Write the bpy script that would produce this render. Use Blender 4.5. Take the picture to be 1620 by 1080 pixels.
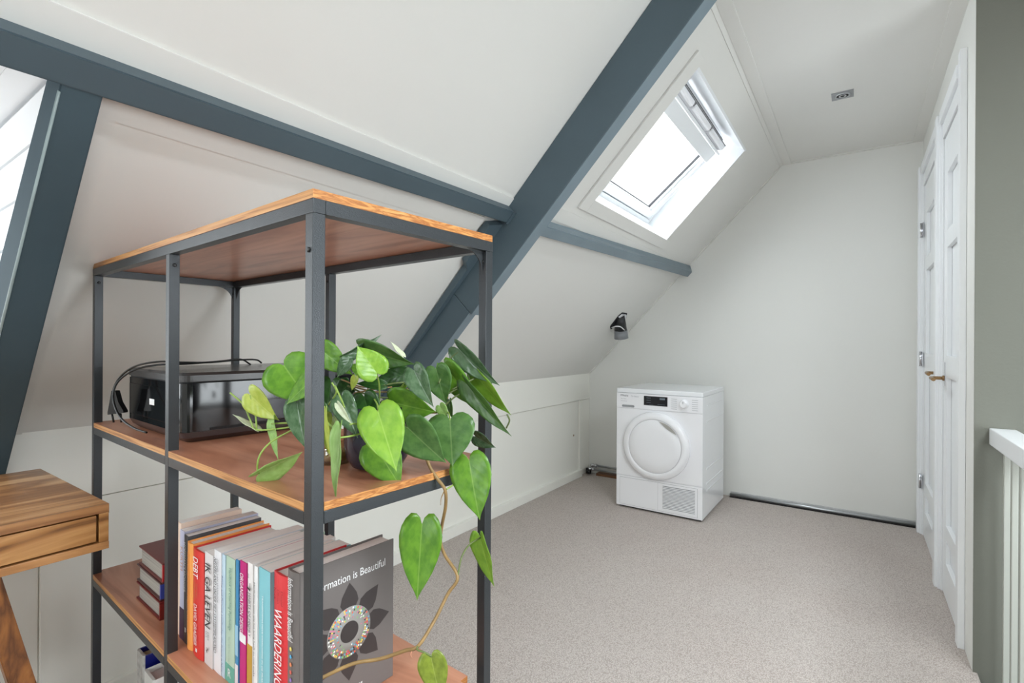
import bpy, bmesh, math, random
from mathutils import Vector, Matrix

random.seed(7)
sc = bpy.context.scene
COL = sc.collection
for o in list(bpy.data.objects):
    bpy.data.objects.remove(o)

# ------------------------------------------------------------------ camera
F, CY, H, YAW, ROLL = 793.2, 542.7, 1.168, 0.6031, -0.0055
cam = bpy.data.cameras.new('camera')
cam.sensor_width = 36.0
cam.lens = F * 36.0 / 1620.0
cam.shift_y = (CY - 540.0) / 1620.0
cam.clip_start = 0.02
cam_ob = bpy.data.objects.new('camera', cam)
COL.objects.link(cam_ob)
fw = Vector((-math.sin(YAW), math.cos(YAW), 0.0))
rt = Vector((math.cos(YAW), math.sin(YAW), 0.0))
upv = Vector((0, 0, 1))
rt2 = rt * math.cos(ROLL) - upv * math.sin(ROLL)
up2 = rt * math.sin(ROLL) + upv * math.cos(ROLL)
m = Matrix.Identity(4)
for i in range(3):
    m[i][0] = rt2[i]; m[i][1] = up2[i]; m[i][2] = -fw[i]; m[i][3] = (0, 0, H)[i]
cam_ob.matrix_world = m
sc.camera = cam_ob

# ------------------------------------------------------------------ light
world = bpy.data.worlds.new('overcast_sky')
sc.world = world
world.use_nodes = True
wn = world.node_tree.nodes
wn['Background'].inputs[0].default_value = (1.0, 0.985, 0.955, 1)
wn['Background'].inputs[1].default_value = 0.55
sc.view_settings.view_transform = 'Standard'
sc.view_settings.look = 'None'
sc.view_settings.gamma = 1.0
sc.view_settings.use_curve_mapping = False
sc.view_settings.exposure = 1.42
sc.cycles.use_denoising = True
sc.cycles.max_bounces = 12
sc.cycles.diffuse_bounces = 8
sc.cycles.glossy_bounces = 6
sc.cycles.transparent_max_bounces = 12
sc.cycles.sample_clamp_indirect = 8.0

def portal(name, loc, direction, sx, sy, xaxis):
    l = bpy.data.lights.new(name, 'AREA')
    l.shape = 'RECTANGLE'; l.size = sx; l.size_y = sy
    l.cycles.is_portal = True
    o = bpy.data.objects.new(name, l); COL.objects.link(o)
    z = -Vector(direction).normalized(); x = Vector(xaxis).normalized(); y = z.cross(x)
    mm = Matrix.Identity(4)
    for i in range(3):
        mm[i][0] = x[i]; mm[i][1] = y[i]; mm[i][2] = z[i]; mm[i][3] = loc[i]
    o.matrix_world = mm
    return o

# slope frame: NR points into the room, SV runs up the slope
NR = Vector((0.7173, 0, -0.6967)); SV = Vector((0.6967, 0, 0.7173))
C0 = Vector((-1.19, 0, 1.733)); S0 = C0.dot(SV)
def sl(s, y, d=0.0):
    p = C0 + SV * (s - S0) + NR * d
    return Vector((p.x, y, p.z))

XL, XR, YB, ZC, XC, ZK = -2.0, 0.345, 4.15, 2.487, -0.455, 0.905
YR = -2.6          # rear wall
XE = 1.75          # far side of the stair void
SKY = (0.605, 1.29, 2.228, 3.355)      # skylight opening s0,s1,y0,y1
FILL_SKY = (0.60, 1.30, -2.1, -0.9)        # unseen skylight behind the camera, added for fill light
DORM = (-1.35, 0.30)                    # dormer opening along Y
c = sl((SKY[0]+SKY[1])/2, (SKY[2]+SKY[3])/2, -0.26)
portal('skylight_portal', c, NR, 1.1, 0.72, (0, 1, 0))
c = sl((FILL_SKY[0]+FILL_SKY[1])/2, (FILL_SKY[2]+FILL_SKY[3])/2, -0.1)
portal('rear_slope_fill_portal', c, NR, 1.2, 0.72, (0, 1, 0))  # guides sky light through the added rear skylight
portal('dormer_portal', (-2.3, -0.52, 1.28), (1, 0, 0), 1.5, 0.75, (0, 1, 0))
portal('rear_portal', (-0.3, YR-0.06, 1.45), (0, 1, 0), 1.3, 1.2, (1, 0, 0))
def daylight(name, loc, direction, sx, sy, xaxis, watts, col=(0.90, 0.955, 1.0)):
    o = portal(name, loc, direction, sx, sy, xaxis)
    o.data.cycles.is_portal = False; o.data.energy = watts; o.data.color = col
c = sl((SKY[0]+SKY[1])/2, (SKY[2]+SKY[3])/2, -0.30)
daylight('skylight_daylight', c, NR, 1.05, 0.62, (0, 1, 0), 9.5)
daylight('dormer_daylight', (-2.36, -0.52, 1.28), (1, 0, 0), 1.5, 0.72, (0, 1, 0), 4.5)
c = sl((FILL_SKY[0]+FILL_SKY[1])/2, (FILL_SKY[2]+FILL_SKY[3])/2, -0.14)
daylight('rear_slope_fill', c, NR, 1.05, 0.6, (0, 1, 0), 13)  # fill lamp outside the added rear skylight
daylight('side_fill', (XE+0.14, 1.1, 1.0), (-1, 0, 0), 1.5, 1.1, (0, 1, 0), 19)  # fill lamp for the low walls, behind an added stairwell window
daylight('overhead_fill', (1.1, 0.3, ZC+0.12), (0, 0, -1), 0.68, 1.55, (1, 0, 0), 46)  # overhead fill lamp above a ceiling opening added for it
daylight('rear_fill', (-0.3, YR-0.2, 1.45), (0, 1, 0), 1.2, 1.1, (1, 0, 0), 13)  # fill lamp behind the camera, shining through an added window

# ------------------------------------------------------------------ helpers
def P(px, py, X=None, Y=None, Z=None, zc=None):
    """a point of the room on a given plane (or at a given depth) seen at a spot of the 1620x1080 frame"""
    x = (px - 810) / F; v = -(py - CY) / F
    d = fw + rt2 * x + up2 * v
    if X is not None: t = X / d.x
    elif Y is not None: t = Y / d.y
    elif Z is not None: t = (Z - H) / d.z
    else: t = zc
    return Vector((0, 0, H)) + d * t

def tag(o, label=None, cat=None, group=None, kind=None):
    if label: o['label'] = label
    if cat: o['category'] = cat
    if group: o['group'] = group
    if kind: o['kind'] = kind
    return o

def empty(name, loc, rz=0.0):
    o = bpy.data.objects.new(name, None); COL.objects.link(o)
    o.empty_display_size = 0.05
    o.location = loc; o.rotation_euler = (0, 0, rz)
    return o

def obj(name, bm, mat, parent=None, smooth=False):
    me = bpy.data.meshes.new(name)
    bm.normal_update()
    bm.to_mesh(me); bm.free()
    o = bpy.data.objects.new(name, me); COL.objects.link(o)
    if mat is not None:
        for mt in (mat if isinstance(mat, (list, tuple)) else [mat]): me.materials.append(mt)
    if smooth:
        for p in me.polygons: p.use_smooth = True
    if parent is not None: o.parent = parent
    return o

def box(bm, x0, x1, y0, y1, z0, z1, bev=0.0, mi=0):
    x0, x1 = min(x0, x1), max(x0, x1); y0, y1 = min(y0, y1), max(y0, y1); z0, z1 = min(z0, z1), max(z0, z1)
    vs = [bm.verts.new(p) for p in ((x0,y0,z0),(x1,y0,z0),(x1,y1,z0),(x0,y1,z0),(x0,y0,z1),(x1,y0,z1),(x1,y1,z1),(x0,y1,z1))]
    fs = [bm.faces.new([vs[i] for i in f]) for f in ((3,2,1,0),(4,5,6,7),(0,1,5,4),(1,2,6,5),(2,3,7,6),(3,0,4,7))]
    for f in fs: f.material_index = mi
    if bev > 0:
        es = set(e for f in fs for e in f.edges)
        bmesh.ops.bevel(bm, geom=list(es), offset=bev, segments=2, profile=0.6, affect='EDGES')
    return vs

def B(name, mat, parent, *a, bev=0.0):
    bm = bmesh.new(); box(bm, *a, bev=bev)
    return obj(name, bm, mat, parent)

def hexa(bm, pts, mi=0):
    """eight corners: lower four, upper four, each counter-clockwise"""
    vs = [bm.verts.new(p) for p in pts]
    for f in ((3,2,1,0),(4,5,6,7),(0,1,5,4),(1,2,6,5),(2,3,7,6),(3,0,4,7)):
        bm.faces.new([vs[i] for i in f]).material_index = mi
    return vs

def fixn(bm): bmesh.ops.recalc_face_normals(bm, faces=bm.faces[:])

def slbox(bm, s0, s1, y0, y1, d0, d1, bev=0.0, mi=0):
    n0 = len(bm.verts)
    vs = hexa(bm, [sl(s0,y0,d0), sl(s1,y0,d0), sl(s1,y1,d0), sl(s0,y1,d0), sl(s0,y0,d1), sl(s1,y0,d1), sl(s1,y1,d1), sl(s0,y1,d1)], mi)
    fs = set(f for v in vs for f in v.link_faces)
    bmesh.ops.recalc_face_normals(bm, faces=list(fs))
    if bev > 0:
        es = set(e for f in fs for e in f.edges)
        bmesh.ops.bevel(bm, geom=list(es), offset=bev, segments=2, profile=0.6, affect='EDGES')

def prism(bm, pts, vec, mi=0):
    """polygon pts swept along vec"""
    vec = Vector(vec)
    a = [bm.verts.new(p) for p in pts]; b = [bm.verts.new(Vector(p) + vec) for p in pts]
    n = len(pts)
    fs = [bm.faces.new(a), bm.faces.new(list(reversed(b)))]
    for i in range(n): fs.append(bm.faces.new([a[i], b[i], b[(i+1) % n], a[(i+1) % n]]))
    for f in fs: f.material_index = mi
    bmesh.ops.recalc_face_normals(bm, faces=fs)
    return fs

def catmull(pts, n=8):
    pts = [Vector(p) for p in pts]
    if len(pts) < 3: return pts
    q = [pts[0]*2 - pts[1]] + pts + [pts[-1]*2 - pts[-2]]
    out = []
    for i in range(1, len(q)-2):
        for k in range(n):
            t = k / n
            out.append(0.5*((2*q[i]) + (q[i+1]-q[i-1])*t + (2*q[i-1]-5*q[i]+4*q[i+1]-q[i+2])*t*t + (3*q[i]-q[i-1]-3*q[i+1]+q[i+2])*t**3))
    out.append(pts[-1])
    return out

def tube(bm, pts, r, seg=8, r1=None, mi=0, smooth=True):
    pts = [Vector(p) for p in pts]
    n = len(pts); rings = []
    r1 = r if r1 is None else r1
    prev = None
    for i, p in enumerate(pts):
        t = (pts[min(i+1, n-1)] - pts[max(i-1, 0)]).normalized()
        if prev is None:
            a = Vector((0, 0, 1)) if abs(t.z) < 0.9 else Vector((1, 0, 0))
            u = t.cross(a).normalized()
        else:
            u = (prev - t * prev.dot(t)).normalized()
        prev = u
        w = t.cross(u)
        rr = r + (r1 - r) * i / max(1, n-1)
        rings.append([bm.verts.new(p + (u*math.cos(2*math.pi*k/seg) + w*math.sin(2*math.pi*k/seg))*rr) for k in range(seg)])
    for i in range(n-1):
        for k in range(seg):
            f = bm.faces.new([rings[i][k], rings[i][(k+1) % seg], rings[i+1][(k+1) % seg], rings[i+1][k]])
            f.smooth = smooth; f.material_index = mi
    for f in (bm.faces.new(list(reversed(rings[0]))), bm.faces.new(rings[-1])): f.material_index = mi

def lathe(bm, prof, center=(0,0,0), axis='Z', seg=40, a0=0, a1=2*math.pi, mi=0, cap=True):
    """profile (r, h) turned about an axis"""
    c = Vector(center); full = abs(a1-a0-2*math.pi) < 1e-6
    rings = []
    for r, h in prof:
        ring = []
        for k in range(seg if full else seg+1):
            t = a0 + (a1-a0)*k/seg
            if axis == 'Z': v = Vector((r*math.cos(t), r*math.sin(t), h))
            elif axis == 'Y': v = Vector((r*math.cos(t), h, r*math.sin(t)))
            else: v = Vector((h, r*math.cos(t), r*math.sin(t)))
            ring.append(bm.verts.new(c+v))
        rings.append(ring)
    fs = []
    for i in range(len(rings)-1):
        m_ = len(rings[i])
        for k in range(m_ if full else m_-1):
            f = bm.faces.new([rings[i][k], rings[i][(k+1) % m_], rings[i+1][(k+1) % m_], rings[i+1][k]])
            f.smooth = True; f.material_index = mi; fs.append(f)
    if cap and full:
        for rg in (rings[0], rings[-1]):
            try: f = bm.faces.new(rg); f.material_index = mi; fs.append(f)
            except ValueError: pass
    bmesh.ops.recalc_face_normals(bm, faces=fs)

# ------------------------------------------------------------------ materials
def srgb(r, g, b):
    return tuple(((x/255)/12.92 if x/255 <= 0.04045 else ((x/255+0.055)/1.055)**2.4) for x in (r, g, b)) + (1,)

def mat(name, col, rough=0.5, metal=0.0, spec=0.5, bump=0.0, bscale=60, vary=0.0, vscale=4, coat=0.0, stretch=(1,1,1)):
    m_ = bpy.data.materials.new(name); m_.use_nodes = True
    nt = m_.node_tree; b = nt.nodes['Principled BSDF']
    b.inputs['Base Color'].default_value = col
    b.inputs['Roughness'].default_value = rough
    b.inputs['Metallic'].default_value = metal
    b.inputs['Specular IOR Level'].default_value = spec
    b.inputs['Coat Weight'].default_value = coat
    tc = nt.nodes.new('ShaderNodeTexCoord'); mp = nt.nodes.new('ShaderNodeMapping')
    mp.inputs['Scale'].default_value = stretch
    nt.links.new(tc.outputs['Object'], mp.inputs[0])
    if vary > 0:
        n = nt.nodes.new('ShaderNodeTexNoise'); n.inputs['Scale'].default_value = vscale; n.inputs['Detail'].default_value = 4
        nt.links.new(mp.outputs[0], n.inputs['Vector'])
        r = nt.nodes.new('ShaderNodeValToRGB')
        r.color_ramp.elements[0].position = 0.3; r.color_ramp.elements[1].position = 0.7
        r.color_ramp.elements[0].color = tuple(x*(1-vary) for x in col[:3]) + (1,)
        r.color_ramp.elements[1].color = tuple(min(1, x*(1+vary*0.6)) for x in col[:3]) + (1,)
        nt.links.new(n.outputs[0], r.inputs[0]); nt.links.new(r.outputs[0], b.inputs['Base Color'])
    if bump > 0:
        n2 = nt.nodes.new('ShaderNodeTexNoise'); n2.inputs['Scale'].default_value = bscale; n2.inputs['Detail'].default_value = 3
        nt.links.new(mp.outputs[0], n2.inputs['Vector'])
        bp = nt.nodes.new('ShaderNodeBump'); bp.inputs['Strength'].default_value = bump; bp.inputs['Distance'].default_value = 0.002
        nt.links.new(n2.outputs[0], bp.inputs['Height']); nt.links.new(bp.outputs[0], b.inputs['Normal'])
    return m_

def wood(name, dark, mid, light, scale=(2, 30, 30), rough=0.45, dist=2.0, bump=0.1, rings=6.0, coat=0.0):
    m_ = bpy.data.materials.new(name); m_.use_nodes = True
    nt = m_.node_tree; b = nt.nodes['Principled BSDF']
    b.inputs['Roughness'].default_value = rough; b.inputs['Coat Weight'].default_value = coat
    tc = nt.nodes.new('ShaderNodeTexCoord'); mp = nt.nodes.new('ShaderNodeMapping'); mp.inputs['Scale'].default_value = scale
    nt.links.new(tc.outputs['Object'], mp.inputs[0])
    n = nt.nodes.new('ShaderNodeTexNoise'); n.inputs['Scale'].default_value = 1.0; n.inputs['Detail'].default_value = 5; n.inputs['Distortion'].default_value = dist
    nt.links.new(mp.outputs[0], n.inputs['Vector'])
    mu = nt.nodes.new('ShaderNodeMath'); mu.operation = 'MULTIPLY'; mu.inputs[1].default_value = rings
    nt.links.new(n.outputs[0], mu.inputs[0])
    pp = nt.nodes.new('ShaderNodeMath'); pp.operation = 'PINGPONG'; pp.inputs[1].default_value = 1.0
    nt.links.new(mu.outputs[0], pp.inputs[0])
    r = nt.nodes.new('ShaderNodeValToRGB')
    r.color_ramp.elements[0].color = dark; r.color_ramp.elements[1].color = light
    e = r.color_ramp.elements.new(0.45); e.color = mid
    nt.links.new(pp.outputs[0], r.inputs[0]); nt.links.new(r.outputs[0], b.inputs['Base Color'])
    bp = nt.nodes.new('ShaderNodeBump'); bp.inputs['Strength'].default_value = bump; bp.inputs['Distance'].default_value = 0.001
    nt.links.new(pp.outputs[0], bp.inputs['Height']); nt.links.new(bp.outputs[0], b.inputs['Normal'])
    return m_

M = {}
M['wall'] = mat('wall_paint', srgb(226, 226, 222), 0.75, bump=0.15, bscale=90, vary=0.02, vscale=1.5)
M['slope'] = mat('slope_paint', srgb(224, 223, 219), 0.6, bump=0.1, bscale=40, vary=0.02, vscale=1.2)
M['white'] = mat('white_gloss_paint', srgb(236, 238, 240), 0.32, bump=0.04, bscale=30)
M['balu'] = mat('shaded_white_baluster', srgb(176, 178, 170), 0.45)  # white balusters greyed, their shade is put into the colour
M['cream'] = mat('cream_paint', srgb(236, 235, 228), 0.4, bump=0.05, bscale=25)
M['stair'] = mat('shaded_stair_wall', srgb(110, 111, 102), 0.8, bump=0.2, bscale=120)  # darker than the other walls, shade painted into the colour
M['beam'] = mat('slate_blue_paint', srgb(76, 91, 99), 0.45, spec=0.35, bump=0.12, bscale=35, vary=0.06, vscale=5)
M['beam_lit'] = mat('lit_slate_blue_paint', srgb(118, 134, 143), 0.4, bump=0.12, bscale=35, vary=0.08, vscale=6)  # paler copy of the beam paint for faces that catch light
M['beam_worn'] = mat('worn_slate_edge', srgb(150, 165, 165), 0.4, vary=0.25, vscale=14)
M['black'] = mat('black_metal_frame', srgb(60, 63, 66), 0.32, metal=0.4, bump=0.25, bscale=700)
M['blackp'] = mat('black_gloss_plastic', srgb(14, 14, 16), 0.07, spec=0.6, vary=0.3, vscale=50)
M['blackm'] = mat('black_matt_plastic', srgb(38, 34, 34), 0.5)
M['cord'] = mat('black_rubber', srgb(18, 18, 18), 0.4)
M['plastic'] = mat('white_plastic', srgb(240, 240, 243), 0.2, spec=0.5)
M['enamel'] = mat('white_enamel', srgb(238, 240, 243), 0.16, spec=0.5)
M['greyp'] = mat('grey_plastic', srgb(150, 152, 155), 0.4)
M['darkgap'] = mat('dark_gap', srgb(40, 40, 42), 0.8)
M['steel'] = mat('galvanised_steel', srgb(190, 193, 196), 0.3, metal=0.9)
M['chrome'] = mat('chrome', srgb(215, 216, 220), 0.15, metal=1.0)
M['brass'] = mat('worn_bronze', srgb(150, 120, 85), 0.35, metal=0.8)
M['pipe'] = mat('painted_pipe', srgb(205, 205, 205), 0.3, metal=0.2, vary=0.15, vscale=12)
M['tape'] = mat('grey_duct_tape', srgb(135, 138, 142), 0.4, bump=0.5, bscale=90)
M['foil'] = mat('dark_foil_insulation', srgb(35, 36, 38), 0.35, bump=1.0, bscale=120, vary=0.6, vscale=60)
M['board'] = wood('shelf_board_top', srgb(160, 104, 78), srgb(184, 126, 98), srgb(198, 142, 114), scale=(2.2, 16, 16), rough=0.33, rings=3, bump=0.03)
M['boardedge'] = wood('shelf_board_edge', srgb(150, 98, 52), srgb(196, 140, 84), srgb(212, 160, 104), scale=(6, 10, 260), rough=0.5, rings=3, dist=0.5)
M['boardend'] = wood('shelf_board_end_grain', srgb(156, 92, 40), srgb(200, 138, 74), srgb(216, 160, 98), scale=(60, 22, 160), rough=0.5, rings=4, dist=1.2)
M['desk'] = wood('desk_sheesham', srgb(140, 92, 52), srgb(186, 134, 84), srgb(216, 172, 124), scale=(14, 1.6, 12), rough=0.33, rings=4.5, dist=1.2, coat=0.2)
M['deskd'] = wood('desk_drawer_sheesham', srgb(116, 74, 36), srgb(164, 112, 60), srgb(190, 140, 86), scale=(9, 2.6, 9), rough=0.35, rings=5.5, dist=2.6, coat=0.2)
M['deskleg'] = wood('desk_leg_sheesham', srgb(98, 56, 24), srgb(152, 96, 46), srgb(186, 128, 70), scale=(9, 9, 3.0), rough=0.38, rings=5, dist=2.2, coat=0.2)
M['paper'] = mat('page_block', srgb(243, 240, 236), 0.8, vary=0.05, vscale=3, stretch=(160, 1, 1))
M['paperz'] = mat('album_pages', srgb(172, 168, 160), 0.8, vary=0.35, vscale=3, stretch=(1, 1, 140))
M['pot'] = mat('navy_glazed_ceramic', srgb(30, 36, 52), 0.16, spec=0.6, vary=0.5, vscale=18)
M['soil'] = mat('potting_soil', srgb(48, 36, 28), 0.95, bump=1.0, bscale=60)
M['vine'] = mat('brown_vine', srgb(150, 120, 74), 0.5, vary=0.25, vscale=40)
M['petiole'] = mat('green_petiole', srgb(142, 168, 78), 0.4, vary=0.15, vscale=30)
M['petdark'] = mat('dark_petiole', srgb(98, 112, 62), 0.45, vary=0.2, vscale=30)

def glass_mat(name, tint, gloss=0.08):
    m_ = bpy.data.materials.new(name); m_.use_nodes = True
    nt = m_.node_tree; nt.nodes.remove(nt.nodes['Principled BSDF'])
    tr = nt.nodes.new('ShaderNodeBsdfTransparent'); tr.inputs[0].default_value = tint
    gl = nt.nodes.new('ShaderNodeBsdfGlossy'); gl.inputs['Roughness'].default_value = 0.02
    mx = nt.nodes.new('ShaderNodeMixShader'); mx.inputs[0].default_value = gloss
    nt.links.new(tr.outputs[0], mx.inputs[1]); nt.links.new(gl.outputs[0], mx.inputs[2])
    nt.links.new(mx.outputs[0], nt.nodes['Material Output'].inputs[0])
    return m_
M['glass'] = glass_mat('window_glass', (0.95, 0.96, 0.96, 1), 0.05)
M['jar'] = glass_mat('jar_glass', (0.86, 0.84, 0.74, 1), 0.12)

def carpet_mat():
    m_ = bpy.data.materials.new('berber_carpet'); m_.use_nodes = True
    nt = m_.node_tree; b = nt.nodes['Principled BSDF']; b.inputs['Roughness'].default_value = 0.95
    b.inputs['Specular IOR Level'].default_value = 0.1
    tc = nt.nodes.new('ShaderNodeTexCoord')
    mp = nt.nodes.new('ShaderNodeMapping'); mp.inputs['Scale'].default_value = (250, 165, 1)
    nt.links.new(tc.outputs['Object'], mp.inputs[0])
    v = nt.nodes.new('ShaderNodeTexVoronoi'); v.inputs['Scale'].default_value = 1.0; v.inputs['Randomness'].default_value = 0.75
    nt.links.new(mp.outputs[0], v.inputs['Vector'])
    n = nt.nodes.new('ShaderNodeTexNoise'); n.inputs['Scale'].default_value = 1.6; n.inputs['Detail'].default_value = 3
    nt.links.new(tc.outputs['Object'], n.inputs['Vector'])
    r = nt.nodes.new('ShaderNodeValToRGB')
    r.color_ramp.elements[0].color = srgb(213, 205, 199); r.color_ramp.elements[0].position = 0.1
    r.color_ramp.elements[1].color = srgb(170, 160, 154); r.color_ramp.elements[1].position = 0.75
    nt.links.new(v.outputs['Distance'], r.inputs[0])
    mx = nt.nodes.new('ShaderNodeMix'); mx.data_type = 'RGBA'; mx.blend_type = 'MULTIPLY'; mx.inputs[0].default_value = 0.6
    r2 = nt.nodes.new('ShaderNodeValToRGB')
    r2.color_ramp.elements[0].color = (0.92, 0.89, 0.88, 1); r2.color_ramp.elements[0].position = 0.3
    r2.color_ramp.elements[1].color = (1, 1, 1, 1); r2.color_ramp.elements[1].position = 0.6
    nt.links.new(n.outputs[0], r2.inputs[0])
    nt.links.new(r.outputs[0], mx.inputs[6]); nt.links.new(r2.outputs[0], mx.inputs[7])
    nt.links.new(mx.outputs[2], b.inputs['Base Color'])
    bp = nt.nodes.new('ShaderNodeBump'); bp.inputs['Strength'].default_value = 0.45; bp.inputs['Distance'].default_value = 0.003; bp.invert = True
    nt.links.new(v.outputs['Distance'], bp.inputs['Height']); nt.links.new(bp.outputs[0], b.inputs['Normal'])
    return m_
M['carpet'] = carpet_mat()

def leaf_mat(name, base, light, dark, rough=0.3, trans=0.25):
    m_ = bpy.data.materials.new(name); m_.use_nodes = True
    nt = m_.node_tree; b = nt.nodes['Principled BSDF']
    b.inputs['Roughness'].default_value = rough; b.inputs['Specular IOR Level'].default_value = 0.5
    uv = nt.nodes.new('ShaderNodeUVMap'); uv.uv_map = 'UVMap'
    sp = nt.nodes.new('ShaderNodeSeparateXYZ'); nt.links.new(uv.outputs[0], sp.inputs[0])
    ab = nt.nodes.new('ShaderNodeMath'); ab.operation = 'ABSOLUTE'; nt.links.new(sp.outputs['Y'], ab.inputs[0])
    # side veins: waves of x - 0.8*|y| curving to the tip
    m1 = nt.nodes.new('ShaderNodeMath'); m1.operation = 'MULTIPLY'; m1.inputs[1].default_value = 0.8; nt.links.new(ab.outputs[0], m1.inputs[0])
    s1 = nt.nodes.new('ShaderNodeMath'); s1.operation = 'SUBTRACT'; nt.links.new(sp.outputs['X'], s1.inputs[0]); nt.links.new(m1.outputs[0], s1.inputs[1])
    m2 = nt.nodes.new('ShaderNodeMath'); m2.operation = 'MULTIPLY'; m2.inputs[1].default_value = 34; nt.links.new(s1.outputs[0], m2.inputs[0])
    si = nt.nodes.new('ShaderNodeMath'); si.operation = 'SINE'; nt.links.new(m2.outputs[0], si.inputs[0])
    n = nt.nodes.new('ShaderNodeTexNoise'); n.inputs['Scale'].default_value = 5; n.inputs['Detail'].default_value = 3
    nt.links.new(uv.outputs[0], n.inputs['Vector'])
    r = nt.nodes.new('ShaderNodeValToRGB')
    r.color_ramp.elements[0].color = dark; r.color_ramp.elements[0].position = 0.35
    r.color_ramp.elements[1].color = base; r.color_ramp.elements[1].position = 0.62
    nt.links.new(n.outputs[0], r.inputs[0])
    # veins and midrib tint
    v1 = nt.nodes.new('ShaderNodeMapRange'); v1.inputs[1].default_value = 0.9; v1.inputs[2].default_value = 1.0; v1.inputs[3].default_value = 0; v1.inputs[4].default_value = 0.05
    nt.links.new(si.outputs[0], v1.inputs[0])
    v2 = nt.nodes.new('ShaderNodeMapRange'); v2.inputs[1].default_value = 0.018; v2.inputs[2].default_value = 0.006; v2.inputs[3].default_value = 0; v2.inputs[4].default_value = 0.45
    nt.links.new(ab.outputs[0], v2.inputs[0])
    mxx = nt.nodes.new('ShaderNodeMath'); mxx.operation = 'MAXIMUM'; nt.links.new(v1.outputs[0], mxx.inputs[0]); nt.links.new(v2.outputs[0], mxx.inputs[1])
    mx = nt.nodes.new('ShaderNodeMix'); mx.data_type = 'RGBA'
    nt.links.new(mxx.outputs[0], mx.inputs[0]); nt.links.new(r.outputs[0], mx.inputs[6]); mx.inputs[7].default_value = light
    nt.links.new(mx.outputs[2], b.inputs['Base Color'])
    bp = nt.nodes.new('ShaderNodeBump'); bp.inputs['Strength'].default_value = 0.10; bp.inputs['Distance'].default_value = 0.0008
    nt.links.new(si.outputs[0], bp.inputs['Height']); nt.links.new(bp.outputs[0], b.inputs['Normal'])
    tr = nt.nodes.new('ShaderNodeBsdfTranslucent'); nt.links.new(mx.outputs[2], tr.inputs[0])
    ms = nt.nodes.new('ShaderNodeMixShader'); ms.inputs[0].default_value = trans
    nt.links.new(b.outputs[0], ms.inputs[1]); nt.links.new(tr.outputs[0], ms.inputs[2])
    nt.links.new(ms.outputs[0], nt.nodes['Material Output'].inputs[0])
    return m_
LM = {
 'm': leaf_mat('leaf_mid_green', srgb(112, 160, 50), srgb(158, 192, 96), srgb(84, 134, 40)),
 'b': leaf_mat('leaf_bright_green', srgb(144, 186, 66), srgb(180, 208, 112), srgb(122, 168, 54)),
 'd': leaf_mat('leaf_dark_green', srgb(92, 132, 66), srgb(146, 172, 110), srgb(68, 108, 50)),
 'g': leaf_mat('leaf_glossy_deep_green', srgb(104, 132, 98), srgb(166, 184, 160), srgb(72, 104, 68), rough=0.14),
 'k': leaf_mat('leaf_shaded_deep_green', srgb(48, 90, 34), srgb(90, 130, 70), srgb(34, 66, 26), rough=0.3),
 'y': leaf_mat('leaf_yellow_green', srgb(196, 208, 96), srgb(220, 226, 150), srgb(176, 194, 76)),
 'l': leaf_mat('leaf_pale_underside', srgb(168, 204, 122), srgb(206, 226, 170), srgb(146, 186, 96), rough=0.45),
 'w': leaf_mat('leaf_pale_bud', srgb(222, 228, 200), srgb(240, 240, 226), srgb(206, 216, 176), rough=0.4),
 'o': leaf_mat('leaf_olive_green', srgb(142, 158, 58), srgb(178, 190, 104), srgb(118, 134, 46)),
}

def text_part(name, body, material, parent, origin, right, up, length=None, height=None, align='LEFT', sq=1.0, font_shear=0.0):
    """flat raised lettering: body fitted to length x height, baseline start at origin"""
    cu = bpy.data.curves.new(name, 'FONT'); cu.body = body; cu.size = 1.0; cu.extrude = 0.0
    cu.shear = font_shear; cu.resolution_u = 3
    t = bpy.data.objects.new(name, cu); COL.objects.link(t)
    dg = bpy.context.evaluated_depsgraph_get()
    me = bpy.data.meshes.new_from_object(t.evaluated_get(dg))
    bpy.data.objects.remove(t)
    xs = [v.co.x for v in me.vertices]; ys = [v.co.y for v in me.vertices]
    x0, x1, y0, y1 = min(xs), max(xs), min(ys), max(ys)
    sx = length / (x1-x0) if length else None
    sy = height / (y1-y0) if height else None
    if sx is None: sx = sy * sq
    if sy is None: sy = sx / sq
    right = Vector(right).normalized(); up = Vector(up).normalized(); nz = right.cross(up)
    for v in me.vertices:
        v.co = Vector(origin) + right*((v.co.x-x0)*sx) + up*((v.co.y-y0)*sy) + nz*0.0003
    me.materials.clear(); me.materials.append(material)
    me.name = name
    o = bpy.data.objects.new(name, me); COL.objects.link(o)
    if parent is not None: o.parent = parent
    return o

def ink(name, rgb): return mat(name, srgb(*rgb), 0.6)
INK = {'white': ink('ink_white', (240, 240, 240)), 'black': ink('ink_black', (28, 28, 30)), 'grey': ink('ink_grey', (110, 112, 118)),
       'blue': ink('ink_blue', (40, 70, 130)), 'green': ink('ink_green', (60, 120, 110)), 'gold': ink('ink_gold', (196, 152, 60)), 'red': ink('ink_red', (170, 30, 40)),
       'peach': ink('ink_peach', (200, 140, 90))}

# ================================================================== STRUCTURE
def S(name, bm, m_, parent=None, smooth=False):
    o = obj(name, bm, m_, parent, smooth)
    if parent is None: o['kind'] = 'structure'
    return o

# floor with the stair void to the right
bm = bmesh.new()
box(bm, XL-0.3, 0.358, YR, YB+0.1, -0.12, 0.0)
box(bm, 0.358, XE+0.1, YR, -0.9, -0.12, 0.0)
S('floor', bm, M['carpet'])
bm = bmesh.new(); box(bm, 0.40, XE+0.1, -0.9, 2.5, -2.75, -2.65)
S('floor', bm, M['carpet'])

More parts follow.
